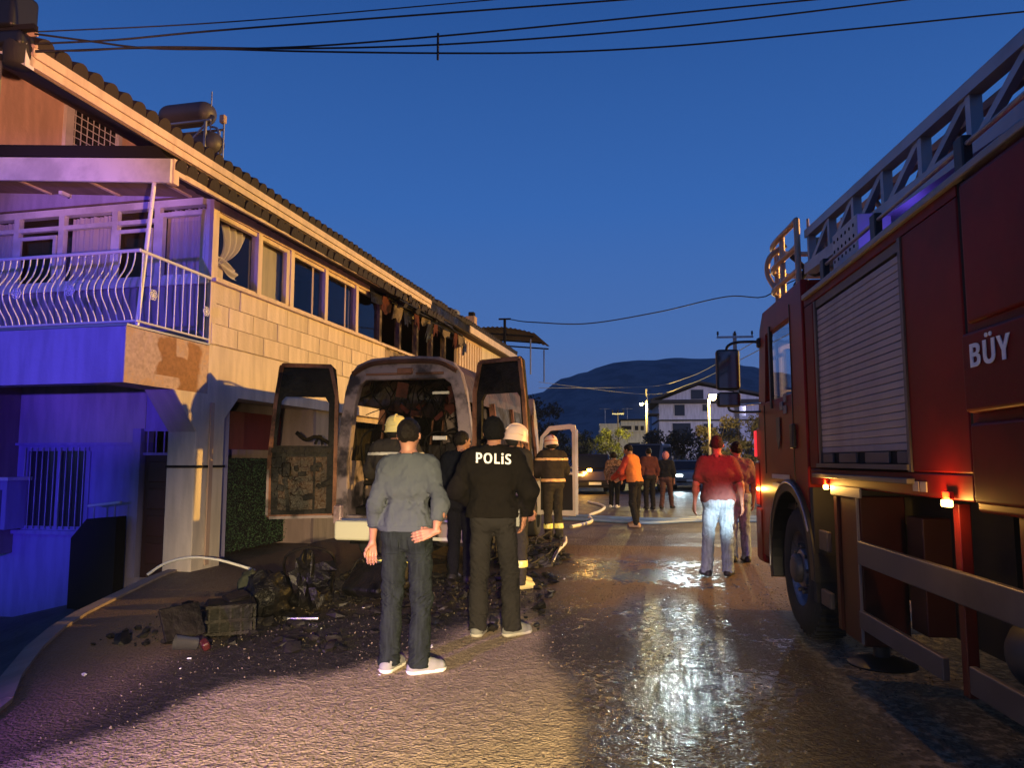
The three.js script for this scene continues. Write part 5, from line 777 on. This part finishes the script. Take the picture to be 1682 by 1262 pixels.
// trees and shrubs: limbs and many leaf-sized faces
function tree(name, label, cat, x, z, h, rx, base, color, n, leaf, trunkR = .09, group) {
  const t = thing(name, label, cat, [x, 0, z], rr(0, 6), group), tb = B(), cl = [];
  tb.cyl([0, -.2, 0], [.05, base + (h - base) * .45, .03], trunkR, trunkR * .5, 8);
  for (let k = 0; k < 11; k++) { const a = k * 2.4, r = rx * rr(.35, .85), y = base + (h - base) * rr(.25, .95); cl.push([Math.cos(a) * r, y, Math.sin(a) * r, rr(.28, .5) * rx]); tb.cyl([.03, base + (y - base) * .35, .02], [Math.cos(a) * r * .8, y * .96, Math.sin(a) * r * .8], trunkR * .4, trunkR * .12, 5); }
  tb.build('trunk', mat({ color: [.09, .06, .04], roughness: .95 }), t);
  const vs = [], cs = [];
  for (let k = 0; k < n; k++) { const c = cl[k % cl.length], a = rr(0, 6.28), b = Math.acos(rr(-1, 1)), q = c[3] * Math.pow(rnd(), .5), px = c[0] + q * Math.sin(b) * Math.cos(a), py = c[1] + q * Math.cos(b) * .8, pz = c[2] + q * Math.sin(b) * Math.sin(a); const tn = .6 + .6 * rnd(); for (let v = 0; v < 3; v++) { vs.push(px + rr(-leaf, leaf), py + rr(-leaf, leaf), pz + rr(-leaf, leaf)); cs.push(tn, tn, tn); } }
  const g = new THREE.BufferGeometry(); g.setAttribute('position', new THREE.Float32BufferAttribute(vs, 3)); g.setAttribute('color', new THREE.Float32BufferAttribute(cs, 3)); g.computeVertexNormals(); boxUV(g);
  tag(mesh('crown', g, mat({ color, roughness: .85, side: THREE.DoubleSide, vertexColors: true }), t), null, null, null, 'stuff'); return t;
}
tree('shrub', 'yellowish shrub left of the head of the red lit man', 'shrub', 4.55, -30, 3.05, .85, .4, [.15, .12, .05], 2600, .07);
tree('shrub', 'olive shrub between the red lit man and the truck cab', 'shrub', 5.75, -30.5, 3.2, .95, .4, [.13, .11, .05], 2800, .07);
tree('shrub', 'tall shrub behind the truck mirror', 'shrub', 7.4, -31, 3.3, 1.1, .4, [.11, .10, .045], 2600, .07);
tree('small_tree', 'bright yellow green small tree lit by the street lamp', 'tree', 1.1, -59, 3.75, 1.35, 1.2, [.20, .21, .03], 2600, .1);
tree('small_tree', 'low green tree left of the yellow green one', 'tree', -.9, -58, 3.3, 1.2, .9, [.10, .10, .03], 2000, .1);
tree('dark_tree', 'dark bushy tree below the gabled house', 'tree', 4.2, -48, 3.1, 1.6, .3, [.03, .035, .03], 2600, .12);
tree('dark_tree', 'dark bushy tree right of the one below the gabled house', 'tree', 6.2, -47, 3.2, 1.8, .3, [.03, .035, .03], 2600, .12);
tree('dark_tree', 'tall dark tree beyond the end of the scorched house', 'tree', -3.2, -44, 5.6, 1.5, .8, [.03, .035, .028], 2600, .13);
tree('dark_tree', 'dark low tree behind the open passenger door', 'tree', -1.9, -50, 3.6, 1.6, .5, [.05, .055, .03], 2400, .12);
// poles
function pole(label, x, z, h, r, o = {}) {
  const t = thing('utility_pole', label, 'pole', [x, 0, z]);
  B().cyl([0, -.3, 0], [0, h, 0], r, r * .65, 9).build('shaft', mat({ color: o.c ?? [.34, .29, .24], roughness: .85, map: texWear }), t);
  if (o.arm) { const a = B(); a.beam([-o.arm / 2, h - .22, .08], [o.arm / 2, h - .22, .08], .09, .1); a.build('crossarm', MT.galv, t); for (const q of [-.5, 0, .5]) B().lathe([[.001, .26], [.05, .25], [.055, .2], [.035, .19], [.06, .14], [.06, .1], [.03, .08], [.03, 0], [.001, 0]], 9, tr(q * o.arm * .94, h - .17, .08)).build('insulator', MT.dark, t); }
  if (o.lamp) { const [dx, dy] = o.lamp; B().tube([[0, h - .4, 0], [dx * .5, dy + .12, .1], [dx, dy + .08, .2]], .035).build('lamp_arm', MT.galv, t); const hd = B().rbox(dx, dy + .06, .2, .36, .12, .3, .04).build('lamp_head', MT.galv, t); B().sph(dx, dy - .03, .2, .11, .09, .11).build('lamp_bulb', glow([1, .8, .32], 9), hd); }
  return t;
}
pole('concrete pole with lit street lamp left of the gabled house', 3.72, -56.4, 6.7, .13, { lamp: [-.4, 5.55] });
lamp('village_lamp_source', rgb(1, .76, .2), 110, [3.32, 5.42, -56], 4);
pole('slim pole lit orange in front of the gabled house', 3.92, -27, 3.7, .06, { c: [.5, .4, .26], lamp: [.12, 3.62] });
pole('tall pole with crossarm and three insulators seen above the truck mirror', 7.22, -40, 8.05, .15, { arm: 1.85, c: [.45, .36, .3] });
pole('thin dark pole in front of the yellow-lit house', 1.7, -60, 5.3, .07, { arm: .9, c: [.12, .1, .1] });
lamp('kerb_lamp_source', rgb(1, .74, .3), 45, [4.04, 3.5, -26.55], 4);
{ pole('unseen street lamp added behind the truck to brighten the gabled house', 17, -57, 8.2, .12, { c: [.4, .4, .4], lamp: [-.6, 7.2] }); lamp('house_fill_source', rgb(.62, .6, 1), 190, [16.4, 7.0, -56.3], 4); }  // unseen lamp added to light the front of the gabled house
// vehicles in the distance, and the patrol car behind the camera
function car(name, label, cat, x, z, turn, color, o = {}) {
  const t = thing(name, label, cat, [x, 0, z], turn), paint = mat({ color, roughness: .3, clearcoat: .8, map: texWear }), W = o.w ?? 1.72, F = M4().makeBasis(V(0, 0, -1), V(0, 1, 0), V(1, 0, 0));
  const body = o.suv ? [[-2.1, .32], [-2.16, .6], [-2.08, .92], [-1.0, 1.04], [2.05, 1.06], [2.14, .7], [2.08, .32]] : [[-2.1, .28], [-2.17, .55], [-2.02, .8], [-1.0, .93], [1.7, .95], [2.12, .9], [2.18, .5], [2.1, .28]];
  const cab = o.suv ? [[-1.05, 1.03], [-.45, 1.66], [1.75, 1.68], [2.0, 1.05]] : [[-1.05, .92], [-.35, 1.38], [.8, 1.42], [1.65, .94]];
  const arch = (c) => arcPts(c, .32, .38, 0, 180, 8).reverse();
  B().ext([...body.slice(0, -1), [body[body.length - 1][0], body[body.length - 1][1]], ...arch(1.3).reverse().map(([a, b]) => [a, Math.max(b, body[0][1])]), ...arch(-1.3).reverse().map(([a, b]) => [a, Math.max(b, body[0][1])])].map(([a, b]) => [-a, b]).reverse(), W - .08, M4().multiplyMatrices(tr(-(W - .08) / 2, 0, 0), F), [], .04).build('body', paint, t);
  const cb = B().ext(cab.map(([a, b]) => [-a, b]).reverse(), W - .3, M4().multiplyMatrices(tr(-(W - .3) / 2, 0, 0), F), [], .05).build('cabin', paint, t);
  const gl = mat({ color: [.015, .017, .02], roughness: .06 }), q = (a, f) => [cab[0][0] + (cab[1][0] - cab[0][0]) * a, cab[0][1] + (cab[1][1] - cab[0][1]) * a];
  for (const s of [-1, 1]) B().ext([[cab[0][0] + .2, cab[0][1] + .07], [cab[1][0] + .08, cab[1][1] - .07], [cab[2][0] - .08, cab[2][1] - .07], [cab[3][0] - .18, cab[3][1] + .07]].map(([a, b]) => [-a, b]).reverse(), .01, M4().multiplyMatrices(tr(s * (W / 2 - .10) - .005, 0, 0), F)).build('side_window', gl, cb);
  for (const [a, b] of [[cab[0], cab[1]], [cab[3], cab[2]]]) { const mz = (a[0] + b[0]) / 2, my = (a[1] + b[1]) / 2, L = Math.hypot(b[0] - a[0], b[1] - a[1]), an = Math.atan2(b[0] - a[0], b[1] - a[1]), sg = a === cab[0] ? -1 : 1; B().box(0, my + .035, mz + sg * .045, W - .42, L - .1, .02, an, 0, 0).build('windscreen', gl, cb); }
  for (const s of [-1, 1]) { B().rbox(s * (W / 2 - .25), o.suv ? .78 : .66, -2.12, .36, .16, .08, .03).build('headlamp', o.lit ? glow([.82, .97, 1], o.lit) : mat({ color: [.5, .5, .5], roughness: .1 }), t); B().rbox(s * (W / 2 - .2), .74, 2.14, .3, .16, .06, .02).build('tail_lamp', mat({ color: [.4, .02, .02], roughness: .2 }), t);
    for (const zz of [-1.3, 1.3]) { const m = M4().multiplyMatrices(tr(s * (W / 2 - .1) - .1, .31, zz), rot(0, 0, -Math.PI / 2)); const w = B().lathe([[.17, 0], [.29, .0], [.315, .03], [.315, .17], [.29, .2], [.17, .2]], 20, m).build('wheel', MT.rubber, t); B().lathe([[.001, .03], [.17, .03], [.17, .17], [.001, .17]], 14, m).build('rim', MT.galv, w); }
    B().rbox(s * (W / 2 + .06), cab[0][1] + .08, -.72, .14, .12, .08, .02).build('wing_mirror', paint, t); }
  B().rbox(0, .42, -2.15, W - .2, .16, .06, .02).build('bumper', MT.dark, t); B().bx(-.26, .26, .40, .51, -2.20, -2.186).build('number_plate', MT.white, t);
  return t;
}
const C1 = car('parked_car', 'pale car facing us with its headlights on beyond the red lit man', 'car', 4.62, -40.2, Math.PI, [.30, .33, .34], { lit: 14 });
spot('car_headlight_source', rgb(.75, .95, 1), 34, [4.0, .68, -37.98], [2.0, .1, -10], 16, .6, 5);
spot('car_headlight_source_001', rgb(.75, .95, 1), 45, [5.23, .68, -37.98], [2.6, .1, -10], 16, .6, 5);
const C2 = car('dark_car', 'dark off-road car with an amber indicator on behind the open passenger door', 'car', -.25, -34.5, Math.PI + .08, [.03, .02, .018], { suv: true });
{ const b = mesh('indicator_lamp', B().rbox(.23, 1.02, -2.16, .2, .13, .05, .02).geo(), glow([1, .58, .1], 14, [.6, .3, .05]), C2); lamp('indicator_source', rgb(1, .5, .08), 9, [-.47, 1.03, -32.15], 3); }
car('dark_van', 'grey van seen over the shoulders of the group', 'van', 2.4, -37.5, Math.PI - .25, [.10, .10, .11], { suv: true, w: 1.85 }).scale.set(1.1, 1.3, 1.1);
const PC = car('patrol_car', 'patrol car with a blue beacon bar behind the viewer', 'car', -5, 2.85, 0, [.6, .6, .62]);
{ B().rbox(0, 1.53, -.05, 1.1, .1, .26, .03).build('beacon_bar', mat({ color: [.06, .06, .3], roughness: .2, clearcoat: 1 }), PC); for (const q of [-.35, 0, .35]) B().sph(q, 1.61, -.1, .07).build('beacon', glow([.17, .09, 1], 2), PC); }
{ const t = thing('street_lamp', 'tall sodium street lamp on the far side of the truck', 'street lamp', [20.9, 0, -13.3]); B().cyl([0, 0, 0], [0, 6.3, 0], .09, .06, 10).build('shaft', MT.galv, t); B().tube([[0, 6.2, 0], [-.4, 6.45, .05], [-.9, 6.4, .1]], .035).build('lamp_arm', MT.galv, t); const h = B().rbox(-.95, 6.36, .1, .5, .1, .24, .04).build('lamp_head', MT.galv, t); B().sph(-.95, 6.27, .1, .12, .05, .1).build('lamp_bulb', glow([1, .5, .14], 8), h); }
{ const t = thing('added_work_light', 'unseen tripod work light added behind the viewer', 'work light', [.42, 0, 1.72]); B().rbox(0, 1.43, 0, .34, .24, .1, .02).build('lamp_head', MT.black, t); B().bx(-.14, .14, 1.34, 1.52, -.058, -.052).build('lamp_panel', glow([1, .78, .45], 6), t); B().cyl([0, .5, .04], [0, 1.32, .04], .018).build('mast', MT.galv, t); for (let k = 0; k < 3; k++) B().cyl([0, .7, .04], [Math.cos(k * 2.09) * .4, 0, .04 + Math.sin(k * 2.09) * .4], .014).build('leg', MT.galv, t); }  // tripod added to carry the unseen forward lamp
{ const w = TB().rbox(1.5, .95, 1.44, .16, .14, .1, .02).build('added_gable_lamp', MT.black, truck); TB().bx(1.44, 1.56, .9, 1.0, 1.382, 1.388).build('lamp_panel', glow([1, .5, .3], 5), w); TB().beam([1.5, .95, 1.46], [1.7, .95, 1.15], .03, .03).build('bracket', MT.black, w); }  // housing added for the lamp that fills the gable
// ------------------------------------------------------------------ roof furniture, wires, hoses, wreckage
{ const S = thing('solar_water_heater', 'twin solar water tanks on a steel stand above the eaves of the balcony house', 'water heater', [HP.x, 0, HP.z], -HA), tk = mat({ color: [.10, .09, .10], roughness: .5, metalness: .3, map: texWear });
  for (const [w0, w1, y, r] of [[-2.83, -1.9, 7.40, .215], [-2.62, -1.72, 6.82, .22]]) { B().add(new THREE.CapsuleGeometry(r, w1 - w0 - r * 1.2, 5, 22), M4().multiplyMatrices(tr((w0 + w1) / 2, y, -2.5), rot(0, 0, Math.PI / 2))).build('tank', tk, S); }
  const f = B(); for (const w of [-2.7, -1.85]) for (const u of [2.3, 2.7]) f.beam([w, 5.6, -u], [w, 7.18, -u], .04, .04); for (const u of [2.3, 2.7]) { f.beam([-2.8, 7.17, -u], [-1.75, 7.17, -u], .04, .03); f.beam([-2.8, 6.58, -u], [-1.7, 6.58, -u], .04, .03); f.beam([-2.75, 6.2, -u], [-1.85, 7.1, -u], .03, .03); } f.build('stand', MT.galv, S); S.position.y = .2;
  B().rbox(-2.3, 6.3, -2.5, .8, .5, .06, .02).build('collector', tk, S);
  const a = B(); a.cyl([-1.86, 6.9, -2.46], [-1.86, 7.78, -2.46], .012); a.cyl([-1.62, 5.6, -2.5], [-1.62, 7.2, -2.5], .016); a.build('antenna_mast', MT.galv, S); B().rbox(-1.64, 7.26, -2.5, .1, .15, .1, .02).build('antenna_box', MT.plasterBrown, S); const p = B(); p.tube([[-1.9, 7.15, -2.5], [-1.75, 7.1, -2.5], [-1.72, 6.6, -2.5], [-1.75, 5.8, -2.5]], .02); p.build('feed_pipe', MT.galv, S); }
{ const t = thing('roof_tank', 'small grey water tank on the roof of the far end of the scorched house', 'water tank', [HP.x, 0, HP.z], -HA); B().lathe([[.001, .34], [.12, .33], [.2, .27], [.21, .03], [.19, 0], [.001, 0]], 18, tr(-.28, 5.5, -12)).build('drum', mat({ color: [.22, .24, .28], roughness: .5, map: texWear }), t); }
{ const t = thing('chimney', 'short brick chimney on the roof past the grey tank', 'chimney', [HP.x, 0, HP.z], -HA); B().rbox(-.15, 5.6, -13.5, .3, .6, .3, .01).build('stack', MT.plasterBrown, t); B().rbox(-.13, 5.96, -13.5, .18, .16, .2, .02).build('pot', MT.dark, t); B().rbox(-.3, 5.86, -13.6, .08, .12, .1, .02).build('cowl', MT.dark, t); }
{ const t = thing('terrace_canopy', 'corrugated sheet canopy on thin posts over the end terrace', 'canopy', [HP.x, 0, HP.z], -HA), g = B();
  const sh = new THREE.PlaneGeometry(2.75, 3.6, 60, 1), p = sh.attributes.position; for (let i = 0; i < p.count; i++) { const x = p.getX(i); p.setZ(i, Math.sin(x * 34) * .022 - Math.pow((x + .5) / 1.9, 2) * .34); } sh.computeVertexNormals(); sh.rotateX(-Math.PI / 2); g.add(sh, tr(-.72, 6.72, -21.6)); g.build('roof_sheet', mat({ color: [.16, .11, .10], roughness: .7, map: texWear, side: THREE.DoubleSide }), t);
  for (const w of [-1.9, .45]) for (const u of [20, 23]) B().cyl([w, 4.8, -u], [w, w > 0 ? 6.2 : 6.6, -u], .03).build('post', MT.galv, t); for (const u of [19.9, 21.6, 23.3]) B().beam([-2.0, 6.55, -u], [.6, 6.28, -u], .05, .06).build('rafter', MT.dark, t); }
{ const t = thing('service_pole', 'short pole with a T bar on the end roof carrying a single wire', 'pole', [-3.52, 0, -29]); B().cyl([0, 4.9, 0], [0, 6.95, 0], .055).build('shaft', MT.dark, t); B().beam([-.24, 6.95, 0], [.24, 6.95, 0], .06, .06).build('crossarm', MT.dark, t); }
{ // dark switchgear at the gable corner where the wires end
  const t = thing('cable_terminal', 'black cable terminal with insulators at the top left roof corner', 'cable box', [-5.5, 5.36, -6.25]);
  B().rbox(-.1, .3, 0, .5, .42, .34, .04).build('upper_box', MT.black, t); B().rbox(-.06, -.02, .02, .62, .16, .3, .05).build('lower_box', MT.black, t); B().lathe([[.001, -.28], [.12, -.27], [.13, -.1], [.11, 0], [.001, 0]], 16, tr(.14, .02, .05)).build('coil_case', MT.rubber, t); B().beam([-.3, .09, .1], [.34, .09, .1], .06, .05).build('bracket', MT.dark, t);
  B().beam([-.2, -.5, -.1], [-.2, .1, -.1], .05, .05).build('stand', MT.galv, t); for (const [x, y] of [[.27, .07], [.27, -.05], [.26, -.13]]) B().cyl([x - .06, y, .03], [x + .03, y, .03], .022).build('insulator', MT.plasterBrown, t); }
const WL = [[[-5.22, 5.44, -6.2], [-3.72, 5.66, -6.59], [-1.03, 6.12, -7.23], [2.14, 6.67, -7.91]], [[-5.21, 5.32, -6.2], [-4.52, 5.42, -6.38], [-3.78, 5.57, -6.58], [.28, 6.21, -7.52], [4.89, 6.84, -8.46]], [[-5.21, 5.42, -6.2], [-4.73, 5.39, -6.33], [-4.25, 5.36, -6.45], [-2.99, 5.47, -6.77], [-1.54, 5.69, -7.11], [2.33, 6.34, -7.95], [5.6, 6.84, -8.6]], [[-5.19, 5.25, -6.2], [-4.78, 5.29, -6.31], [-4.25, 5.37, -6.45], [-2.93, 5.46, -6.78], [-1.54, 5.6, -7.11], [.81, 5.94, -7.63], [3.38, 6.4, -8.16], [5.6, 6.81, -8.6]], [[-5.19, 5.24, -6.2], [-4.2, 5.37, -6.47], [-2.82, 5.44, -6.81], [-1.54, 5.51, -7.11], [-.45, 5.59, -7.36], [.81, 5.73, -7.63], [2.78, 6.04, -8.05], [4.73, 6.34, -8.43], [6.3, 6.56, -8.73]]];
['topmost of the overhead wires', 'second overhead wire from the top', 'overhead wire that starts crossed near the roof corner', 'overhead wire running through the top of the small spacer', 'lowest and most sagging of the overhead wires'].forEach((l, i) => { tag(B().tube(WL[i], i === 0 ? .007 : .0105, 6, 60).build('overhead_wire', MT.cable), 'dark ' + l, 'wire'); });
tag(B().cyl([-1.545, 5.72, -7.11], [-1.545, 5.44, -7.11], .012).build('wire_spacer', MT.cable), 'short upright spacer bar between the overhead wires', 'spacer');
tag(B().tube([[-3.3, 6.93, -29], [-1.98, 6.05, -25], [-.35, 5.97, -25], [2.06, 6.31, -25], [4.43, 6.79, -25], [5.49, 6.74, -25], [6.08, 7.09, -25], [8, 8, -26]], .02, 5, 60).build('service_wire', MT.cable), 'sagging single wire from the roof pole across the road', 'wire');
for (const [l, pts] of [['upper pale wire in front of the hill', [[-4.53, 7.2, -60], [3.98, 7.22, -60], [6.23, 7.06, -52], [7.21, 7.0, -40], [8.3, 7.2, -26]]], ['lower pale wire in front of the hill', [[-4.53, 7.68, -60], [3.96, 6.62, -60], [6.22, 6.56, -52], [7.19, 6.5, -40], [8.4, 6.7, -26]]]]) tag(B().tube(pts, .022, 5, 40).build('distant_wire', mat({ color: [.5, .42, .36], roughness: .5 })), l + ' lit by lamps', 'wire');
// hoses
const hose = (l, pts, r, m, c = 'hose') => tag(B().tube(pts, r, 7, pts.length * 9).build('hose', m), l, c);
const hb2 = mat({ color: [.16, .24, .42], roughness: .4 }), hw = mat({ color: [.75, .72, .66], roughness: .5 });
hose('pale plastic pipe arching over the ground in front of the column', [[-5.52, .02, -8.95], [-5.35, .14, -9.0], [-5.05, .22, -9.05], [-4.75, .19, -9.15], [-4.5, .11, -9.25], [-4.3, .04, -9.3]], .018, hw, 'pipe');
hose('bluish hose lying across the road by the orange vest', [[-.9, .035, -18.4], [.2, .035, -17.9], [1.06, .035, -17.4], [2.4, .035, -18.2], [3.7, .035, -18.3], [6, .035, -18.8]], .042, hb2);
hose('second bluish hose across the road close behind the first', [[-.7, .035, -19.4], [.5, .035, -18.7], [1.6, .035, -18.4], [3.0, .035, -19.1], [6, .035, -19.6]], .045, hb2);
hose('white hose end standing out of the burnt pile beside the officer', [[-.58, .03, -14], [-.52, .1, -12.6], [-.5, .16, -11.7], [-.58, .12, -10.9], [-.62, .03, -10.5]], .026, hw);
hose('pale hose winding from the passenger door towards the group', [[-.55, .03, -16.2], [-.15, .03, -17.6], [-.2, .03, -19.6], [.1, .03, -21.5], [.2, .03, -23.6], [-.3, .03, -26]], .04, hw);
// light rail in the yard over a dark block added for a shadow
{ const t = thing('shade_block', 'dark block added for the column shadow in the yard, under a pale handrail', 'shade block', [HP.x, 0, HP.z], -HA); B().add(new THREE.ExtrudeGeometry(new THREE.Shape([[-2.5, -.7], [-1.75, -.7], [-1.75, .62], [-2.25, .58], [-2.5, .3]].map((p) => new THREE.Vector2(...p))), { depth: .2, bevelEnabled: false }), tr(0, 0, -.72)).build('shade_slab', MT.dark, t); B().cyl([-2.3, .76, -.6], [-1.75, .82, -.6], .022).build('handrail', hw, t); for (const w of [-2.2, -1.85]) B().cyl([w, .5, -.6], [w, .78, -.6], .012).build('rail_post', MT.galv, t); }
// wreckage thrown out of the minibus
function chunk(g, x, y, z, a, b, c) { const q = new THREE.IcosahedronGeometry(1, 0), p = q.attributes.position, s = rnd() * 99; for (let i = 0; i < p.count; i++) { const v = V(p.getX(i), p.getY(i), p.getZ(i)), d = .55 + .75 * Math.abs(noise3(v.x * 1.3 + s, v.y * 1.3, v.z * 1.3)); p.setXYZ(i, v.x * d * a, v.y * d * b, v.z * d * c); } q.deleteAttribute('normal'); q.computeVertexNormals(); g.add(q, M4().compose(V(x, y, z), new THREE.Quaternion().setFromEuler(new THREE.Euler(rr(-.4, .4), rr(0, 6), rr(-.4, .4))), V(1, 1, 1))); }
{ const t = thing('charred_crate', 'charred square crate lying in front of the pale lump on the burnt ground', 'crate', [-3.05, 0, -6.15], .5), g = B(); g.rbox(0, .13, 0, .36, .26, .34, .02); const c = g.build('box', mat({ specularIntensity: .35, color: [.006, .0056, .004], map: texSoot, roughness: .7, bumpMap: texBump, bumpScale: .02 }), t); const r = B(); for (const y of [.03, .13, .24]) { r.box(0, y, .175, .38, .025, .02); r.box(.185, y, 0, .02, .025, .36); } for (let k = 0; k < 5; k++) { r.box(-.16 + k * .08, .13, .175, .015, .24, .025); r.box(.185, .13, -.15 + k * .075, .025, .24, .015); } r.build('ribs', MT.char, c); B().rbox(.05, .28, -.02, .2, .05, .16, .02, .2, .4, .1).build('melted_top', MT.char, t); }
{ const t = thing('bent_can', 'crushed shiny can with red paint at the edge of the burnt ground', 'can', [-3.05, 0, -5.48], .6); B().add(new THREE.CylinderGeometry(.055, .045, .17, 14, 4, true), M4().compose(V(0, .07, 0), new THREE.Quaternion().setFromEuler(new THREE.Euler(0, .3, 1.35)), V(1, 1, .6))).build('can_body', mat({ color: [.16, .16, .16], metalness: .8, roughness: .35, side: THREE.DoubleSide, map: texWear }), t); B().rbox(.13, .05, .03, .06, .07, .09, .02, .3, .2, .3).build('red_cap', mat({ color: [.05, .006, .006], roughness: .5 }), t); B().rbox(-.02, .2, -.14, .3, .26, .03, .01, -.5, .2, .2).build('bent_sheet', MT.char, t); }
const lump = (name, label, cat, x, z, sx, sy, sz, m, sd) => { const t = thing(name, label, cat, [x, 0, z], sd), g = new THREE.IcosahedronGeometry(1, 5), p = g.attributes.position; for (let i = 0; i < p.count; i++) { const q = V(p.getX(i), p.getY(i), p.getZ(i)), d = 1 + .22 * noise3(q.x * 1.6 + sd * 7, q.y * 1.6, q.z * 1.6) + .09 * noise3(q.x * 5, q.y * 5 + sd, q.z * 5) + .04 * noise3(q.x * 13, q.y * 13, q.z * 13 + sd); p.setXYZ(i, q.x * d * sx, Math.max(0, (q.y * d * .6 + .5) * sy), q.z * d * sz); } g.deleteAttribute('normal'); g.deleteAttribute('uv'); const mg = mergeV(g); B().add(mg).build('crumpled_shell', m, t); return t; };
function mergeV(g) { const p = g.attributes.position, map = new Map(), idx = [], out = []; for (let i = 0; i < p.count; i++) { const k = [p.getX(i), p.getY(i), p.getZ(i)].map((v) => Math.round(v * 1e5)).join(); if (!map.has(k)) { map.set(k, out.length / 3); out.push(p.getX(i), p.getY(i), p.getZ(i)); } idx.push(map.get(k)); } const r = new THREE.BufferGeometry(); r.setAttribute('position', new THREE.Float32BufferAttribute(out, 3)); r.setIndex(idx); r.computeVertexNormals(); return r; }
const palePl = mat({ specularIntensity: .4, color: [.05, .055, .036], roughness: .6, map: texSoot }), darkPl = mat({ specularIntensity: .35, color: [.007, .0065, .006], roughness: .45, map: texSoot, bumpMap: texBump, bumpScale: .02 });
lump('melted_drum', 'pale greenish melted drum on the burnt ground left of the minibus', 'drum', -3.4, -7.35, .16, .30, .16, palePl, .4);
lump('scorched_sack', 'dark sagging sack leaning in front of the melted drum', 'sack', -3.02, -6.8, .22, .36, .2, darkPl, 1.3);
{ const t = thing('wrecked_bench', 'burnt seat frame standing on the black ground left of the grey sweater', 'seat', [-2.72, 0, -7.05], .35), g = B(); for (let k = 0; k < 26; k++) chunk(g, rr(-.15, .15), rr(.12, .5), rr(.06, .14), rr(.06, .16), rr(.06, .16), rr(.03, .06)); g.rbox(0, .12, -.16, .42, .1, .4, .05, .1, .1, .05); g.build('cushion', darkPl, t); const f = B(); f.tube([[-.2, .02, -.3], [-.21, .2, -.2], [-.2, .55, .16], [0, .62, .18], [.2, .55, .16], [.21, .2, -.2], [.2, .02, -.3]], .014); f.build('frame', MT.char, t); }
{ const t = thing('wrecked_bench', 'second burnt seat lying nearer to the bumper of the minibus', 'seat', [-2.3, 0, -7.6], -.3), g = B(); g.rbox(0, .22, .0, .46, .4, .13, .05, -.9); g.rbox(0, .12, -.26, .44, .12, .4, .05); g.build('cushion', darkPl, t); B().tube([[-.22, .02, .1], [-.2, .4, -.1], [.2, .4, -.12], [.22, .02, .1]], .014).build('frame', MT.char, t); for (let k = 0; k < 5; k++) B().cyl([-.16 + k * .08, .06, -.42], [-.16 + k * .08, .4, -.1], .006).build('spring', MT.steel, t); }
tag(B().rbox(-2.6, .03, -6.62, .28, .03, .06, .01, 0, .2, 0).build('metal_strip', MT.steel), 'bright metal strip on the burnt ground beside the seat', 'metal strip');
{ const g = B(); for (let k = 0; k < 260; k++) { const a = rr(0, 6.28), r = Math.sqrt(rnd()), x = -.95 + Math.cos(a) * r * .5, z = -11.3 + Math.sin(a) * r * 1.3, y = .3 * (1 - r) * rnd(); chunk(g, x, y + .02, z, rr(.02, .15), rr(.01, .05), rr(.02, .11)); } for (let k = 0; k < 24; k++) g.tube([[rr(-1.6, -.5), .05, rr(-12.5, -10)], [rr(-1.5, -.5), rr(.1, .35), rr(-12.3, -10)], [rr(-1.5, -.5), .05, rr(-12.5, -10)]], .012, 5, 10); tag(g.build('wreckage_rubble', mat({ specularIntensity: .4, color: [.05, .046, .04], map: texSoot, roughness: .6 })), 'heap of burnt rubble on the road behind the officer', null, null, 'stuff'); }
{ const g = B(); for (let k = 0; k < 900; k++) { const x = rr(-4.0, -.5), z = rr(-9.6, -5.6); if (z > -6.4 && x > -1.8) continue; const s = Math.pow(rnd(), 3); chunk(g, x, .006 + s * .02, z, .012 + s * .09, .008 + s * .035, .012 + s * .07); } tag(g.build('burnt_debris', mat({ specularIntensity: .4, color: [.016, .014, .012], map: texSoot, roughness: .5 })), 'scattered black debris around the rear of the minibus', null, null, 'stuff'); }
{ const g = B(); for (let k = 0; k < 22; k++) { const x = rr(-4, -.4), z = rr(-9.5, -4.8), s = rr(.006, .02); g.box(x, .01, z, s, s * .5, s * 1.6, rr(-.3, .3), rr(0, 3), rr(-.3, .3)); } tag(g.build('glass_shards', mat({ color: [.75, .75, .7], roughness: .12, metalness: .3 })), 'small bright glass shards scattered on the burnt ground', null, null, 'stuff'); }
// loose stones on the road, near enough to be picked out as grains
{ const g0 = new THREE.IcosahedronGeometry(1, 1), im = new THREE.InstancedMesh(g0, mat({ color: [.15, .12, .085], roughness: .9 }), 9000), m = M4(), c = new THREE.Color(); let k = 0;
  while (k < 9000) { const z = -rr(1.4, 9), x = rr(-3.2, 2.4) ; if (x < -2.9 - z * -.12) continue; const s = .0018 + .0065 * Math.pow(rnd(), 4); m.compose(V(x, s * .3, z), new THREE.Quaternion().setFromEuler(new THREE.Euler(rr(0, 3), rr(0, 3), rr(0, 3))), V(s * rr(.8, 1.6), s * rr(.5, .9), s)); im.setMatrixAt(k, m); const q = rr(.25, 1.15) * (x > -.1 && x < 1.3 ? .3 : 1); im.setColorAt(k, c.setRGB(q, q * .97, q * .92)); k++; }
  im.name = 'gravel'; im.castShadow = im.receiveShadow = true; scene.add(im); tag(im, 'loose grit and small stones strewn over the road', null, null, 'stuff'); }
scene.fog = new THREE.FogExp2(0xaab4d0, 0.0002);
camera.updateProjectionMatrix();
renderer.render(scene, camera);
